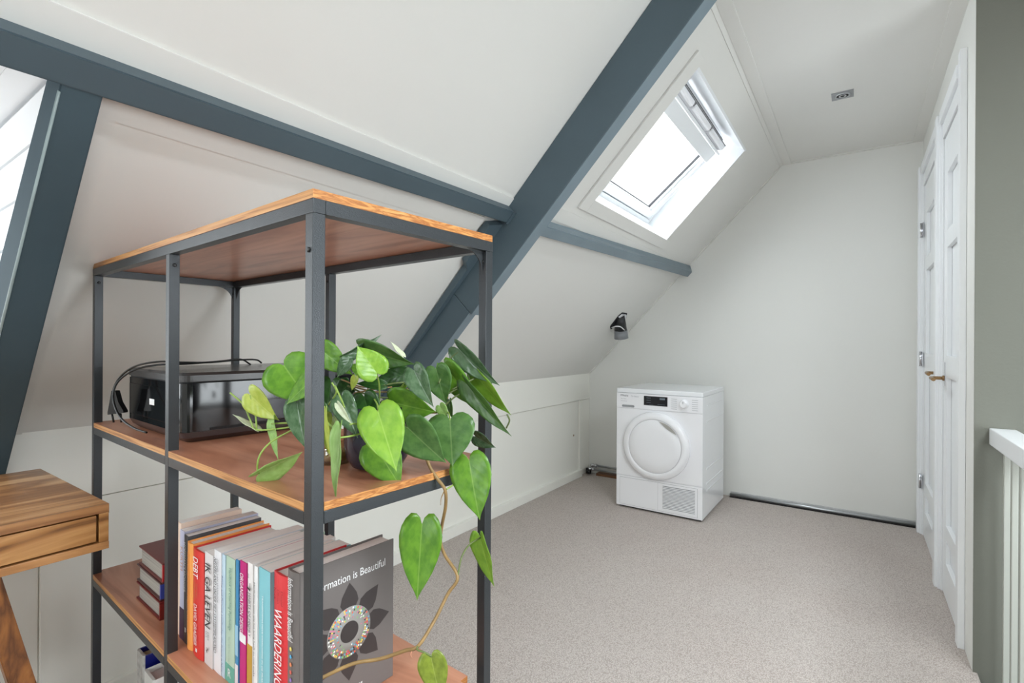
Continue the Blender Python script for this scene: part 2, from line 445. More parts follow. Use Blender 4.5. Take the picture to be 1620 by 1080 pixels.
# back wall
bm = bmesh.new()
prism(bm, [(XL-0.12, YB, 0), (XR+0.12, YB, 0), (XR+0.12, YB, ZC+0.08), (XC-0.01, YB, ZC+0.08), (sl(-0.70, 0, -0.04).x, YB, sl(-0.70, 0, -0.04).z), (XL-0.12, YB, ZK)], (0, 0.12, 0))
S('wall_back', bm, M['wall'])
# right wall: pieces round the two doors
D1 = (3.235, 3.985); D2 = (2.63, 3.135); DH = 2.15
bm = bmesh.new()
box(bm, XR, XR+0.12, D1[1], YB, 0, ZC+0.1)
box(bm, XR, XR+0.12, D2[1], D1[0], 0, ZC+0.1)
box(bm, XR, XR+0.12, 2.4235, D2[0], 0, ZC+0.1)
box(bm, XR, XR+0.12, D1[0], D1[1], DH, ZC+0.1)
box(bm, XR, XR+0.12, D2[0], D2[1], DH, ZC+0.1)
S('wall_right', bm, M['wall'])
# landing wall facing the camera beside the stairs
bm = bmesh.new(); box(bm, XR+0.001, XE, 2.42, 2.4229, -2.65, ZC+0.1); box(bm, XR+0.121, XE, 2.423, 2.52, -2.65, ZC+0.1)
S('wall_stairs', bm, M['stair'])
bm = bmesh.new(); box(bm, XE, XE+0.1, 1.9, 2.52, -2.65, ZC+0.1); box(bm, XE, XE+0.1, YR, 0.3, -2.65, ZC+0.1)
box(bm, XE, XE+0.1, 0.3, 1.9, -2.65, 0.4); box(bm, XE, XE+0.1, 0.3, 1.9, 1.6, ZC+0.1)
S('wall_stairwell', bm, M['stair'])
bm = bmesh.new(); box(bm, 0.40, XE, -1.0, -0.9, -2.65, -0.12); box(bm, 0.36, 0.40, -0.9, 2.42, -2.65, -0.12)
S('wall_stairwell', bm, M['stair'])
# rear wall with a window added for fill light
bm = bmesh.new()
box(bm, XL-0.4, -0.95, YR-0.12, YR, 0, ZC+0.2); box(bm, 0.35, XE+0.1, YR-0.12, YR, 0, ZC+0.2)
box(bm, -0.95, 0.35, YR-0.12, YR, 0, 0.85); box(bm, -0.95, 0.35, YR-0.12, YR, 2.05, ZC+0.2)
S('wall_rear', bm, M['wall'])
w5 = empty('added_window_5', (XE+0.05, 1.1, 0.4)); w5['kind'] = 'structure'  # unseen stairwell window, put in to let the side fill through
bm = bmesh.new()
for a in ((-0.8,-0.74,0,1.2),(0.74,0.8,0,1.2),(-0.74,0.74,0,0.06),(-0.74,0.74,1.14,1.2),(-0.02,0.02,0.06,1.14)):
    box(bm, -0.03, 0.03, a[0], a[1], a[2], a[3])
S('window_frame', bm, M['white'], w5)
B('pane', M['glass'], w5, -0.003, 0.003, -0.74, 0.74, 0.06, 1.14)
w2 = empty('added_window_2', (-0.3, YR-0.06, 0.85)); w2['kind'] = 'structure'  # unseen window, put in for fill from behind the camera
bm = bmesh.new()
for a in ((-0.65,-0.59,0,1.2),(0.59,0.65,0,1.2),(-0.59,0.59,0,0.06),(-0.59,0.59,1.14,1.2),(-0.02,0.02,0.06,1.14)):
    box(bm, a[0], a[1], -0.03, 0.03, a[2], a[3])
S('window_frame', bm, M['white'], w2)
B('pane', M['glass'], w2, -0.59, 0.59, -0.003, 0.003, 0.06, 1.14)

# flat ceiling with its edge batten strips
bm = bmesh.new(); box(bm, XC, 0.75, YR, YB+0.02, ZC, ZC+0.08); box(bm, 1.45, XE+0.1, YR, YB+0.02, ZC, ZC+0.08)
box(bm, 0.75, 1.45, YR, -0.5, ZC, ZC+0.08); box(bm, 0.75, 1.45, 1.1, YB+0.02, ZC, ZC+0.08)
S('ceiling', bm, M['slope'])
w6 = empty('added_window_6', (1.1, 0.3, ZC+0.02)); w6['kind'] = 'structure'  # unseen roof window, put in for the overhead fill
bm = bmesh.new()
for a in ((-0.35,-0.31,-0.8,0.8),(0.31,0.35,-0.8,0.8),(-0.31,0.31,-0.8,-0.76),(-0.31,0.31,0.76,0.8)):
    box(bm, a[0], a[1], a[2], a[3], -0.03, 0.05)
S('window_frame', bm, M['white'], w6)
B('pane', M['glass'], w6, -0.31, 0.31, -0.76, 0.76, 0.0, 0.006)
def trim(name_n, bm, m_=None):
    return S('trim_%d' % name_n, bm, m_ or M['slope'])
bm = bmesh.new(); box(bm, XC, XC+0.055, YR, YB, ZC-0.006, ZC+0.001); trim(1, bm)
bm = bmesh.new(); box(bm, XR-0.055, XR, 2.42, YB, ZC-0.006, ZC+0.001); trim(2, bm)
bm = bmesh.new(); box(bm, XC+0.056, XR-0.056, YB-0.03, YB, ZC-0.006, ZC+0.001); trim(3, bm)

# roof slope: panels round skylight, dormer
SK, SC = -0.744, 1.4725
bm = bmesh.new()
T = -0.05
def slab(s0, s1, y0, y1): slbox(bm, s0, s1, y0, y1, T, 0.0)
SP = 0.405   # below purlin / above purlin boundary
h0, h1, h2, h3 = SKY[0]-0.0125, SKY[1]+0.0125, SKY[2]-0.0125, SKY[3]+0.0125
slab(SP, SC, 0.30, h2); slab(SP, SC, h3, YB)
slab(SP, h0, h2, h3); slab(h1, SC, h2, h3)
slab(SK-0.02, SP, 0.30, YB)
slab(SP, SC, FILL_SKY[3], 0.30); slab(SP, SC, YR, FILL_SKY[2]); slab(SP, FILL_SKY[0], FILL_SKY[2], FILL_SKY[3]); slab(FILL_SKY[1], SC, FILL_SKY[2], FILL_SKY[3])
slab(SK-0.02, SP, YR, DORM[0])
S('wall_slope', bm, M['slope'])
# battens and cover strips fixed on the slope
n_ = 4
def sltrim(s0, s1, y0, y1, d=0.005, m_=None):
    global n_
    b_ = bmesh.new(); slbox(b_, s0, s1, y0, y1, -0.001, d)
    trim(n_, b_, m_); n_ += 1
sltrim(0.345, 0.455, -0.9, 1.689, 0.007)                # strip above purlin
sltrim(0.435, 0.50, 1.758, YB)                   # strip above purlin by the skylight
sltrim(-0.744, 0.338, 0.352, 0.392, 0.008)               # strip beside the leaning post
sltrim(0.272, 0.338, 0.3925, 1.60, 0.006)                 # strip below purlin
sltrim(1.442, 1.470, 1.758, YB, 0.004)           # strip under ceiling
sltrim(-0.744, 0.36, YB-0.022, YB, 0.006)        # strip against back wall
sltrim(0.55, 1.44, YB-0.022, YB, 0.006)
# frame and pane of the added fill skylight
bm = bmesh.new()
for a in ((FILL_SKY[0], FILL_SKY[1], FILL_SKY[2], FILL_SKY[2]+0.06), (FILL_SKY[0], FILL_SKY[1], FILL_SKY[3]-0.06, FILL_SKY[3]), (FILL_SKY[0], FILL_SKY[0]+0.06, FILL_SKY[2]+0.06, FILL_SKY[3]-0.06), (FILL_SKY[1]-0.06, FILL_SKY[1], FILL_SKY[2]+0.06, FILL_SKY[3]-0.06)):
    slbox(bm, *a, -0.09, -0.02)
w3 = S('added_window_3', bm, M['white'])
bm = bmesh.new(); slbox(bm, FILL_SKY[0]+0.06, FILL_SKY[1]-0.06, FILL_SKY[2]+0.06, FILL_SKY[3]-0.06, -0.06, -0.055)
obj('pane', bm, M['glass'], w3)

# ------------------------------------------------------------------ knee wall
KY = 4.15
bm = bmesh.new(); box(bm, XL-0.12, XL-0.02, 0.30, KY, 0, ZK-0.01)
box(bm, XL-0.12, XL-0.02, YR, DORM[0], 0, ZK-0.01); box(bm, XL-0.12, XL-0.02, DORM[0], 0.30, 0, 0.86)
kw = S('wall_left', bm, M['cream'])
def kp(name, y0, y1, z0, z1, x=XL, bev=0.0015, th=0.02):
    b_ = bmesh.new(); box(b_, x-th, x, y0, y1, z0, z1, bev=bev)
    return obj(name, b_, M['cream'], kw)
kp('top_board', 0.30, KY, 0.672, 0.902)
kp('top_board', YR, 0.297, 0.672, 0.86)
kp('end_board', 3.965, KY, 0.052, 0.669)
kp('stile_board', 1.452, 1.545, 0.062, 0.669)
kp('panel_board', 0.436, 1.449, 0.062, 0.669, x=XL-0.003)
kp('panel_board', YR, 0.433, 0.062, 0.669, x=XL-0.014, th=0.005)
sd = kp('sliding_panel', 1.547, 3.960, 0.055, 0.666, x=XL-0.0155, th=0.004, bev=0.0005)
bm = bmesh.new(); lathe(bm, [(0.009, 0.0), (0.009, 0.001)], (XL-0.0153, 3.873, 0.375), axis='X', seg=16)
obj('finger_hole', bm, M['brass'], sd)
bm = bmesh.new(); box(bm, XL-0.02, XL+0.012, YR, 1.655, 0, 0.062, bev=0.003); box(bm, XL-0.02, XL+0.012, 1.75, KY-0.16, 0, 0.062, bev=0.003)
S('baseboard_left', bm, M['cream'])

# ------------------------------------------------------------------ dormer seen past the post
dm = B('wall_dormer', M['white'], None, -2.36, -1.0, 0.318, 0.36, 0.86, 1.76); 
# trim the cheek to the slope: rebuild as polygon outside the roof plane
bpy.data.objects.remove(dm)
bm = bmesh.new()
prism(bm, [(-2.4, 0.312, 0.70), (sl(-0.9, 0).x-0.02, 0.312, sl(-0.9, 0).z), (sl(0.36, 0).x-0.02, 0.312, 1.74), (-2.4, 0.312, 1.74)], (0, 0.03, 0))
dm = S('wall_dormer', bm, M['white'])
z1 = 1.695; k = 0
while z1 > 0.80:
    z0 = z1 - 0.1025
    def xs(z): return sl(S0 + (z - C0.z)/SV.z, 0).x + 0.012
    bm = bmesh.new()
    zt, zb = z1-0.007, z0+0.001
    prism(bm, [(-2.38, 0.300, zb), (xs(zb), 0.300, zb), (xs(zt), 0.300, zt), (-2.38, 0.300, zt)], (0, 0.0118, 0))
    obj('plank', bm, M['white'], dm)
    bm = bmesh.new()
    hexa(bm, [(-2.38, 0.300, zt+0.0005), (xs(zt), 0.300, zt+0.0005), (xs(zt), 0.3118, zt+0.0005), (-2.38, 0.3118, zt+0.0005),
              (-2.38, 0.3095, z1), (xs(z1), 0.3095, z1), (xs(z1), 0.3118, z1), (-2.38, 0.3118, z1)])
    fixn(bm); obj('bevel_strip', bm, M['white'], dm)
    z1 = z0; k += 1
bm = bmesh.new()
prism(bm, [(-2.4, DORM[0]-0.03, 0.70), (sl(-0.9, 0).x-0.02, DORM[0]-0.03, sl(-0.9, 0).z), (sl(0.36, 0).x-0.02, DORM[0]-0.03, 1.74), (-2.4, DORM[0]-0.03, 1.74)], (0, 0.03, 0))
S('wall_dormer', bm, M['white'])
# dormer ceiling: backing, boards running along the room, border board at the cheek
dc = B('ceiling', M['white'], None, -2.4, -1.215, DORM[0], 0.312, 1.712, 1.76); dc['kind'] = 'structure'
x = -1.285
B('border_board', M['white'], dc, -2.38, x, 0.245, 0.2995, 1.700, 1.7115)
B('border_board', M['white'], dc, -1.345, x, DORM[0], 0.2445, 1.700, 1.7115)
x = -1.350
while x > -2.3:
    B('plank', M['white'], dc, x-0.104, x, DORM[0], 0.2445, 1.7015, 1.7115)
    x -= 0.1155
# dormer window
w4 = empty('window_4', (-2.3, -0.52, 0.88)); w4['kind'] = 'structure'
bm = bmesh.new()
yy = 0.83
for a in ((-yy,-yy+0.05,0,0.82),(yy-0.05,yy,0,0.82),(-yy+0.05,yy-0.05,0,0.05),(-yy+0.05,yy-0.05,0.77,0.82),(-0.025,0.025,0.05,0.77)):
    box(bm, -0.03, 0.03, a[0], a[1], a[2], a[3])
S('window_frame', bm, M['white'], w4)
B('pane', M['glass'], w4, -0.003, 0.003, -yy+0.05, yy-0.05, 0.05, 0.77)
bm = bmesh.new(); box(bm, -2.4, XL-0.021, DORM[0], 0.312, 0.80, 0.86)
o = S('trim_20', bm, M['white'])

# ------------------------------------------------------------------ skylight (window_1)
w1 = empty('window_1', sl(0.95, 2.79, 0)); w1['kind'] = 'structure'
w1i = w1.matrix_basis
def W(name, bm, m_, parent=w1, smooth=False):
    # geometry is built in room coordinates, parent sits at the opening's middle
    bmesh.ops.translate(bm, verts=bm.verts[:], vec=-w1.location)
    return obj(name, bm, m_, parent, smooth)
s0, s1, y0, y1 = SKY
# raised casing
bm = bmesh.new()
slbox(bm, 0.537, 1.33, 2.143, y0, 0.0005, 0.012, bev=0.002)
slbox(bm, 0.537, s0, y0+0.0003, 3.39, 0.0005, 0.012, bev=0.002)
slbox(bm, s0+0.0003, s1, y1, 3.39, 0.0005, 0.004)
W('casing', bm, M['slope'])
# lining boards of the reveal
bm = bmesh.new()
LD = -0.175
slbox(bm, s0, s1, y0-0.012, y0, LD, 0.003); slbox(bm, s0, s1, y1, y1+0.012, LD, 0.003)
slbox(bm, s0-0.012, s0, y0-0.012, y1+0.012, LD, 0.003); slbox(bm, s1, s1+0.012, y0-0.012, y1+0.012, LD, 0.003)
W('lining', bm, M['white'])
# main frame deeper down, stepped
bm = bmesh.new()
def ring(bm, a0, a1, b0, b1, w, d0, d1, bev=0.0):
    slbox(bm, a0, a1, b0, b0+w, d0, d1, bev); slbox(bm, a0, a1, b1-w, b1, d0, d1, bev)
    slbox(bm, a0, a0+w, b0+w, b1-w, d0, d1, bev); slbox(bm, a1-w, a1, b0+w, b1-w, d0, d1, bev)
ring(bm, s0-0.012, s1+0.012, y0-0.012, y1+0.012, 0.036, LD-0.03, LD, 0.001)
ring(bm, s0-0.012, s1+0.012, y0-0.012, y1+0.012, 0.052, LD-0.11, LD-0.031, 0.001)
W('window_frame', bm, M['white'])
# dark gasket and ventilation grille above the sash
bm = bmesh.new(); slbox(bm, 1.222, 1.247, y0+0.002, 3.285, -0.165, -0.085, 0.002)
W('vent_grille', bm, mat('grille_grey', srgb(120, 120, 122), 0.4, vary=0.4, vscale=60))
bm = bmesh.new(); slbox(bm, 1.248, 1.262, y0+0.002, 3.275, -0.17, -0.12); W('gasket', bm, M['darkgap'])
# tilted sash: local frame (u along room, v up the sash, n towards the room)
vb = sl(0.66, 0, -0.205); vt = sl(1.155, 0, -0.155)
vdir = (vt-vb).normalized(); L_ = (vt-vb).length
ndir = vdir.cross(Vector((0, 1, 0))); 
if ndir.dot(NR) < 0: ndir = -ndir
def q(u, v, n): p = vb + vdir*v + ndir*n; return Vector((p.x, u, p.z))
def qbox(bm, u0, u1, v0, v1, n0, n1, bev=0.0015):
    vs = hexa(bm, [q(u0,v0,n0), q(u1,v0,n0), q(u1,v1,n0), q(u0,v1,n0), q(u0,v0,n1), q(u1,v0,n1), q(u1,v1,n1), q(u0,v1,n1)])
    fs = list(set(f for v in vs for f in v.link_faces)); bmesh.ops.recalc_face_normals(bm, faces=fs)
    if bev: bmesh.ops.bevel(bm, geom=list(set(e for f in fs for e in f.edges)), offset=bev, segments=2, profile=0.6, affect='EDGES')
def qring(bm, u0, u1, v0, v1, w, n0, n1):
    qbox(bm, u0, u0+w, v0, v1, n0, n1); qbox(bm, u1-w, u1, v0, v1, n0, n1)
    qbox(bm, u0+w, u1-w, v0, v0+w, n0, n1); qbox(bm, u0+w, u1-w, v1-w, v1, n0, n1)
U0, U1 = y0+0.03, y1-0.045
bm = bmesh.new()
qring(bm, U0, U1, -0.02, L_+0.03, 0.045, -0.01, 0.035)
qring(bm, U0+0.046, U1-0.046, 0.012, L_+0.0, 0.022, -0.012, 0.018)
sash = W('sash', bm, M['white'])
bm = bmesh.new(); qring(bm, U0+0.069, U1-0.069, 0.035, L_-0.023, 0.004, -0.01, 0.006)
W('glazing_gasket', bm, M['darkgap'], w1)
bm = bmesh.new(); qbox(bm, U0+0.069, U1-0.069, 0.035, L_-0.023, -0.006, -0.002, 0)
W('pane', bm, M['glass'])
# top rail of the sash
bm = bmesh.new(); qbox(bm, U0+0.0, U1-0.03, L_-0.045, L_+0.03, 0.036, 0.052, 0.003); W('top_rail', bm, M['greyp'] if False else M['white'])
# vent bar: three rounded lobes on a flat plate
bm = bmesh.new(); qbox(bm, U0, U1-0.005, L_+0.033, L_+0.046, 0.03, 0.065, 0.002); W('vent_bar_plate', bm, M['white'])
lob = (U1-0.02-U0)/3
for i in range(3):
    a, b_ = U0+lob*i+0.012, U0+lob*(i+1)-0.012
    bm = bmesh.new()
    prof = []
    for k_ in range(9):
        t = math.pi*k_/8; prof.append((L_+0.075-0.028*math.cos(t), 0.03+0.04*math.sin(t)))
    ring1 = [q(a, v, n) for v, n in prof]
    prism(bm, ring1, (0, b_-a, 0))
    bmesh.ops.bevel(bm, geom=bm.edges[:], offset=0.004, segments=2, affect='EDGES')
    W('vent_flap', bm, M['plastic'])
bm = bmesh.new(); qbox(bm, U0, U1-0.01, L_+0.047, L_+0.105, 0.0, 0.032, 0.002); W('vent_bar', bm, M['white'])

# ------------------------------------------------------------------ doors on the right wall
def door(n, ya, yb, label_panels):
    """leaf between ya (near) and yb (far) in the right wall"""
    d = empty('door_%d' % n, (XR, (ya+yb)/2, 0)); d['kind'] = 'structure'
    cy = (ya+yb)/2; hw = (yb-ya)/2
    def DB(name, parent, m_, *a, bev=0.0015):
        b_ = bmesh.new(); box(b_, *a, bev=bev); return obj(name, b_, m_, parent)
    leaf = DB('door_leaf', d, M['white'], 0.012, 0.034, -hw+0.004, hw-0.004, 0.006, DH-0.004)
    st, t_ = 0.10, 0.006
    zs = [(0.02, 0.20), (0.32, 1.0), (1.10, 1.62), (1.72, 2.0)]
    # stiles and rails proud of the leaf, leaving recessed panels
    DB('stile', d, M['white'], -0.006, 0.0115, -hw+0.004, -hw+st, 0.006, DH-0.004)
    DB('stile', d, M['white'], -0.006, 0.0115, hw-st, hw-0.004, 0.006, DH-0.004)
    for za, zb in ((0.006, 0.165), (0.27, 0.34), (1.02, 1.12), (1.62, 1.70), (1.965, DH-0.004)):
        DB('rail', d, M['white'], -0.006, 0.0115, -hw+st+0.0005, hw-st-0.0005, za, zb)
    return d, hw
d1, hw1 = door(1, *D1, None)
d2, hw2 = door(2, *D2, None)
def frame_bits(parent, hw, far, near, top=2.28, pr=0.034, prn=0.022):
    bm = bmesh.new()
    def st(y0, y1, z1, p):     # stepped profile standing proud of the wall
        box(bm, -p, -0.0005, y0, y1, 0, z1, bev=0.002)
    if far:
        w = far
        box(bm, -pr, -0.0005, hw+0.030, hw+w, 0, top, bev=0.003)
        box(bm, -pr*0.66, -0.0005, hw+0.014, hw+0.0295, 0, top-0.03, bev=0.002)
        box(bm, -pr*0.35, -0.0005, hw+0.001, hw+0.0135, 0, top-0.06, bev=0.002)
    if near:
        box(bm, -prn, -0.0005, -hw-near, -hw-0.001, 0, 2.315, bev=0.002)
    box(bm, -pr*0.8, -0.0005, -hw+0.0, hw+0.0, top-0.055, top, bev=0.003)
    box(bm, -pr*0.4, -0.0005, -hw+0.0, hw+0.0, DH+0.002, top-0.056, bev=0.002)
    obj('architrave', bm, M['white'], parent)
frame_bits(d1, hw1, 0.10, 0.0)
frame_bits(d2, hw2, 0.099, 0.055)
for z in (0.33, 1.085, 1.88):
    bm = bmesh.new(); tube(bm, [(-0.022, hw1+0.012, z-0.045), (-0.022, hw1+0.012, z+0.045)], 0.006, 10)
    box(bm, -0.0175, -0.0145, hw1-0.02, hw1+0.035, z-0.045, z+0.045)
    h = obj('hinge', bm, M['chrome'], d1)
def handle(parent, hw, z):
    y = hw-0.045
    bm = bmesh.new()
    box(bm, -0.0085, -0.0062, y-0.017, y+0.017, z-0.035, z+0.075, bev=0.001)
    hp = obj('door_handle', bm, M['chrome'], parent)
    bm = bmesh.new()
    lathe(bm, [(0.012, -0.0087), (0.013, -0.013), (0.008, -0.017)], (0, y, z), axis='X', seg=20)
    tube(bm, catmull([(-0.016, y, z), (-0.045, y, z), (-0.055, y-0.008, z), (-0.058, y-0.03, z), (-0.058, y-0.115, z-0.002)], 5), 0.0078, 12)
    obj('lever', bm, M['brass'], hp)
handle(d1, -hw1+0.09, 1.03)
handle(d2, hw2, 1.015)

# ================================================================== BEAMS
def part(name, bm, m_, parent, smooth=False):
    """room-coordinate geometry under a parent that sits anywhere without rotation"""
    bmesh.ops.translate(bm, verts=bm.verts[:], vec=-Vector(parent.location))
    return obj(name, bm, m_, parent, smooth)

pu = empty('roof_purlin', sl(0.40, 0.9, 0.0))
tag(pu, 'slate blue horizontal roof beam running above the shelf unit to the big sloping beam', 'roof beam')
bm = bmesh.new()
hexa(bm, [sl(0.324-0.017, -0.92, 0.0012), sl(0.377, -0.92, 0.0012), sl(0.4185, 1.6885, 0.0012), sl(0.3655, 1.6885, 0.0012),
          sl(0.324-0.017, -0.92, 0.055), sl(0.377, -0.92, 0.055), sl(0.4185, 1.6885, 0.055), sl(0.3655, 1.6885, 0.055)])
fixn(bm); bmesh.ops.bevel(bm, geom=bm.edges[:], offset=0.003, segments=2, affect='EDGES')
part('beam', bm, M['beam'], pu)
bm = bmesh.new(); hexa(bm, [sl(0.362, 1.672, 0.0555), sl(0.4225, 1.672, 0.0555), sl(0.4225, 1.688, 0.0555), sl(0.362, 1.688, 0.0555),
          sl(0.362, 1.672, 0.0575), sl(0.4225, 1.672, 0.0575), sl(0.4225, 1.688, 0.0575), sl(0.362, 1.688, 0.0575)])
fixn(bm); part('joint_filler', bm, M['beam'], pu)

pu2 = empty('roof_purlin', sl(0.46, 3.0, 0.0))
tag(pu2, 'short slate blue horizontal beam under the skylight ending at the back wall', 'roof beam')
bm = bmesh.new()
hexa(bm, [sl(0.36, 1.7575, 0.0055), sl(0.412, 1.7575, 0.0055), sl(0.518, YB-0.001, 0.0055), sl(0.462, YB-0.001, 0.0055),
          sl(0.352, 1.7575, 0.055), sl(0.404, 1.7575, 0.055), sl(0.488, YB-0.001, 0.055), sl(0.436, YB-0.001, 0.055)])
fixn(bm); bmesh.ops.bevel(bm, geom=bm.edges[:], offset=0.003, segments=2, affect='EDGES')
part('beam', bm, M['beam_lit'], pu2)  # brighter light on this beam is painted in by the paler colour

tr = empty('roof_truss_leg', (-1.95, 1.72, 0.0))
tag(tr, 'large slate blue beam sloping from floor to ceiling between shelf and skylight', 'roof beam')
bm = bmesh.new(); slbox(bm, -0.035, SC+0.17, 1.69, 1.756, 0.0012, 0.170, bev=0.003); part('upper_beam', bm, M['beam'], tr)
bm = bmesh.new(); slbox(bm, -0.72, -0.0365, 1.690, 1.742, 0.0012, 0.157, bev=0.003); part('lower_beam', bm, M['beam'], tr)
bm = bmesh.new(); slbox(bm, -0.035, SC+0.16, 1.6925, 1.7545, 0.1702, 0.1725, bev=0.0006); part('lit_underside', bm, M['beam_lit'], tr)  # added strip, paints the light on the beam's underside
bm = bmesh.new(); slbox(bm, -0.70, -0.0365, 1.6925, 1.7405, 0.1572, 0.1592, bev=0.0006); part('lit_underside', bm, M['beam_lit'], tr)  # same painted light on the lower part
# scarfed packing piece on the near side against the slope
bm = bmesh.new()
pts = [(0.345, 1.689), (0.325, 1.618), (0.285, 1.612), (0.13, 1.632), (0.105, 1.662), (-0.30, 1.668), (-0.72, 1.672), (-0.72, 1.689)]
prism(bm, [sl(a, b_, 0.0062) for a, b_ in pts], NR*0.03)
part('packing_piece', bm, M['beam'], tr)
bm = bmesh.new(); box(bm, XL+0.0005, -1.93, 1.66, 1.745, 0.001, 0.092, bev=0.006); part('foot_block', bm, mat('teal_paint', srgb(120, 146, 150), 0.4), tr)

lg = empty('leaning_post', sl(-0.3, 0.31, 0))
tag(lg, 'slate blue leaning post under the horizontal beam at the left edge', 'roof post')
bm = bmesh.new()
hexa(bm, [sl(-0.95, 0.262, -0.03), sl(-0.95, 0.342, -0.03), sl(0.352, 0.350, -0.03), sl(0.352, 0.287, -0.03),
          sl(-0.95, 0.262, 0.15), sl(-0.95, 0.342, 0.15), sl(0.352, 0.350, 0.05), sl(0.352, 0.287, 0.05)])
fixn(bm); bmesh.ops.bevel(bm, geom=bm.edges[:], offset=0.0025, segments=2, affect='EDGES')
part('post', bm, mat('matt_slate_blue_paint', srgb(72, 87, 95), 0.75, spec=0.1, bump=0.1, bscale=35, vary=0.06, vscale=5), lg)
bm = bmesh.new()
tube(bm, [sl(0.320, 0.2875, 0.0515), sl(-0.3, 0.274, 0.0995), sl(-0.9, 0.2635, 0.145)], 0.0028, 6)
part('worn_edge', bm, M['beam_worn'], lg)

# ================================================================== SHELF UNIT
SR = -0.0638; SN = Vector((-0.555, 0.3703, 0))
ux = Vector((-math.cos(SR), -math.sin(SR), 0)); uy = Vector((-math.sin(SR), math.cos(SR), 0))
def SW(a, b, z): return SN + ux*a + uy*b + Vector((0, 0, z))
sh = empty('shelf_unit', SN, SR)
tag(sh, 'black metal shelf unit with reddish wooden shelves in the foreground', 'shelf')
LN, DP, PW = 1.0134, 0.3426, 0.0172
def SB(name, m_, a0, a1, b0, b1, z0, z1, bev=0.0008, parent=None):
    b_ = bmesh.new(); box(b_, -a0, -a1, b0, b1, z0, z1, bev=bev)
    return obj(name, b_, m_, parent or sh)
# posts
for a, b_ in ((0, 0), (0, DP-PW), (LN-PW, 0), (LN-PW, DP-PW), (0.4885, 0), (0.4885, DP-PW)):
    SB('post', M['black'], a, a+PW, b_, b_+PW, 0.0, 1.3288)
# top ring frame
SB('top_bar', M['black'], -0.0008, LN, 0.0, PW, 1.329, 1.3465)
SB('top_bar', M['black'], -0.0008, LN, DP-PW, DP, 1.329, 1.3465)
SB('top_bar', M['black'], -0.0008, PW, PW+0.0002, DP-PW-0.0002, 1.329, 1.3465)
SB('top_bar', M['black'], LN-PW, LN, PW+0.0002, DP-PW-0.0002, 1.329, 1.3465)
def board(name, a0, a1, b0, b1, z0, z1):
    b_ = bmesh.new(); box(b_, -a0, -a1, b0, b1, z0, z1, bev=0.0012)
    for f in b_.faces:
        n = f.normal
        f.normal_update(); n = f.normal
        f.material_index = 1 if abs(n.y) > 0.6 else (2 if abs(n.x) > 0.6 else 0)
    return obj(name, b_, [M['board'], M['boardedge'], M['boardend']], sh)
board('top_board', 0.0, LN-0.0005, 0.0, DP, 1.3468, 1.3585)
# middle shelf between the posts
def level(zt, zb, bar, depth, left=True):
    g = PW+0.0003
    # board notched round the posts: main slab plus edge pieces flush with the bars
    b_ = bmesh.new()
    box(b_, -0.0, -LN+0.0, g, depth-g, zb, zt)
    for lo, hi in ((g, 0.4885-0.0003), (0.4885+g, LN-g)):
        box(b_, -lo, -hi, 0.0, g-0.0, zb, zt); box(b_, -lo, -hi, depth-g, depth, zb, zt)
    bmesh.ops.remove_doubles(b_, verts=b_.verts[:], dist=1e-5)
    for f in b_.faces:
        f.normal_update(); n = f.normal
        f.material_index = 1 if abs(n.y) > 0.6 else (2 if abs(n.x) > 0.6 else 0)
    obj('shelf_board', b_, [M['board'], M['boardedge'], M['boardend']], sh)
    for b0 in (0.0, depth-PW):
        SB('shelf_bar', M['black'], g, 0.4885-0.0003, b0, b0+PW, zb-bar, zb-0.0004)
        SB('shelf_bar', M['black'], 0.4885+g, LN-g, b0, b0+PW, zb-bar, zb-0.0004)
    for a0 in (0.0, LN-PW):
        SB('shelf_bar', M['black'], a0, a0+PW, g, depth-g, zb-bar, zb-0.0004)
level(0.966, 0.955, 0.0168, DP)
ZBS = 0.592
level(ZBS, ZBS-0.011, 0.0168, 0.302)
level(0.18, 0.169, 0.0168, DP)
# curved corner gussets under the top frame, bolts
for a, b_, sgn in ((0.009, DP-PW, -1), (LN-0.009, DP-PW, -1)):
    bm = bmesh.new()
    pts = [(-a, b_, 1.3285)]
    R_ = 0.042
    for k_ in range(9):
        t = k_/8*math.pi/2
        pts.append((-a, b_ - R_ + R_*math.sin(t)*1.0 - 0.0, 1.3285 - R_ + R_*math.cos(t)))
    pts = [(-a-0.001, b_, 1.3285), (-a-0.001, b_-R_, 1.3285)] + [(-a-0.001, b_-R_+R_*math.sin(k_/8*math.pi/2), 1.3285-R_+R_*math.cos(k_/8*math.pi/2)) for k_ in range(1, 9)]
    prism(bm, pts, (0.002, 0, 0)); obj('corner_gusset', bm, M['black'], sh)
bm = bmesh.new()
pts = [(-LN+PW, DP-0.012, 1.3285)]
pts = [(-LN+PW, DP-0.010, 1.3285), (-LN+PW+0.042, DP-0.010, 1.3285)] + [(-LN+PW+0.042-0.042*math.sin(k_/8*math.pi/2), DP-0.010, 1.3285-0.042+0.042*math.cos(k_/8*math.pi/2)) for k_ in range(1, 9)]
prism(bm, pts, (0, 0.002, 0)); obj('corner_gusset', bm, M['black'], sh)
def bolt(a, b_, z, ax, sgn):
    bm = bmesh.new()
    lathe(bm, [(0.0034, 0), (0.0034, sgn*0.0012), (0.0018, sgn*0.0022)], (-a, b_, z), axis=ax, seg=12)
    obj('bolt', bm, M['cord'], sh)
bolt(0.0086, 0, 1.283, 'Y', -1)
bolt(0.0, DP-PW/2, 1.312, 'X', 1) if False else None
bolt(0.0086, DP-PW, 1.3105, 'Y', -1)
bolt(LN-PW, 0.0086, 1.312, 'X', 1)
bolt(0.4885, 0.0086, 1.309, 'X', 1)
bolt(LN-0.0086, DP-PW, 1.309, 'Y', -1)
bolt(0.4885+0.0086, DP-PW, 1.311, 'Y', -1)
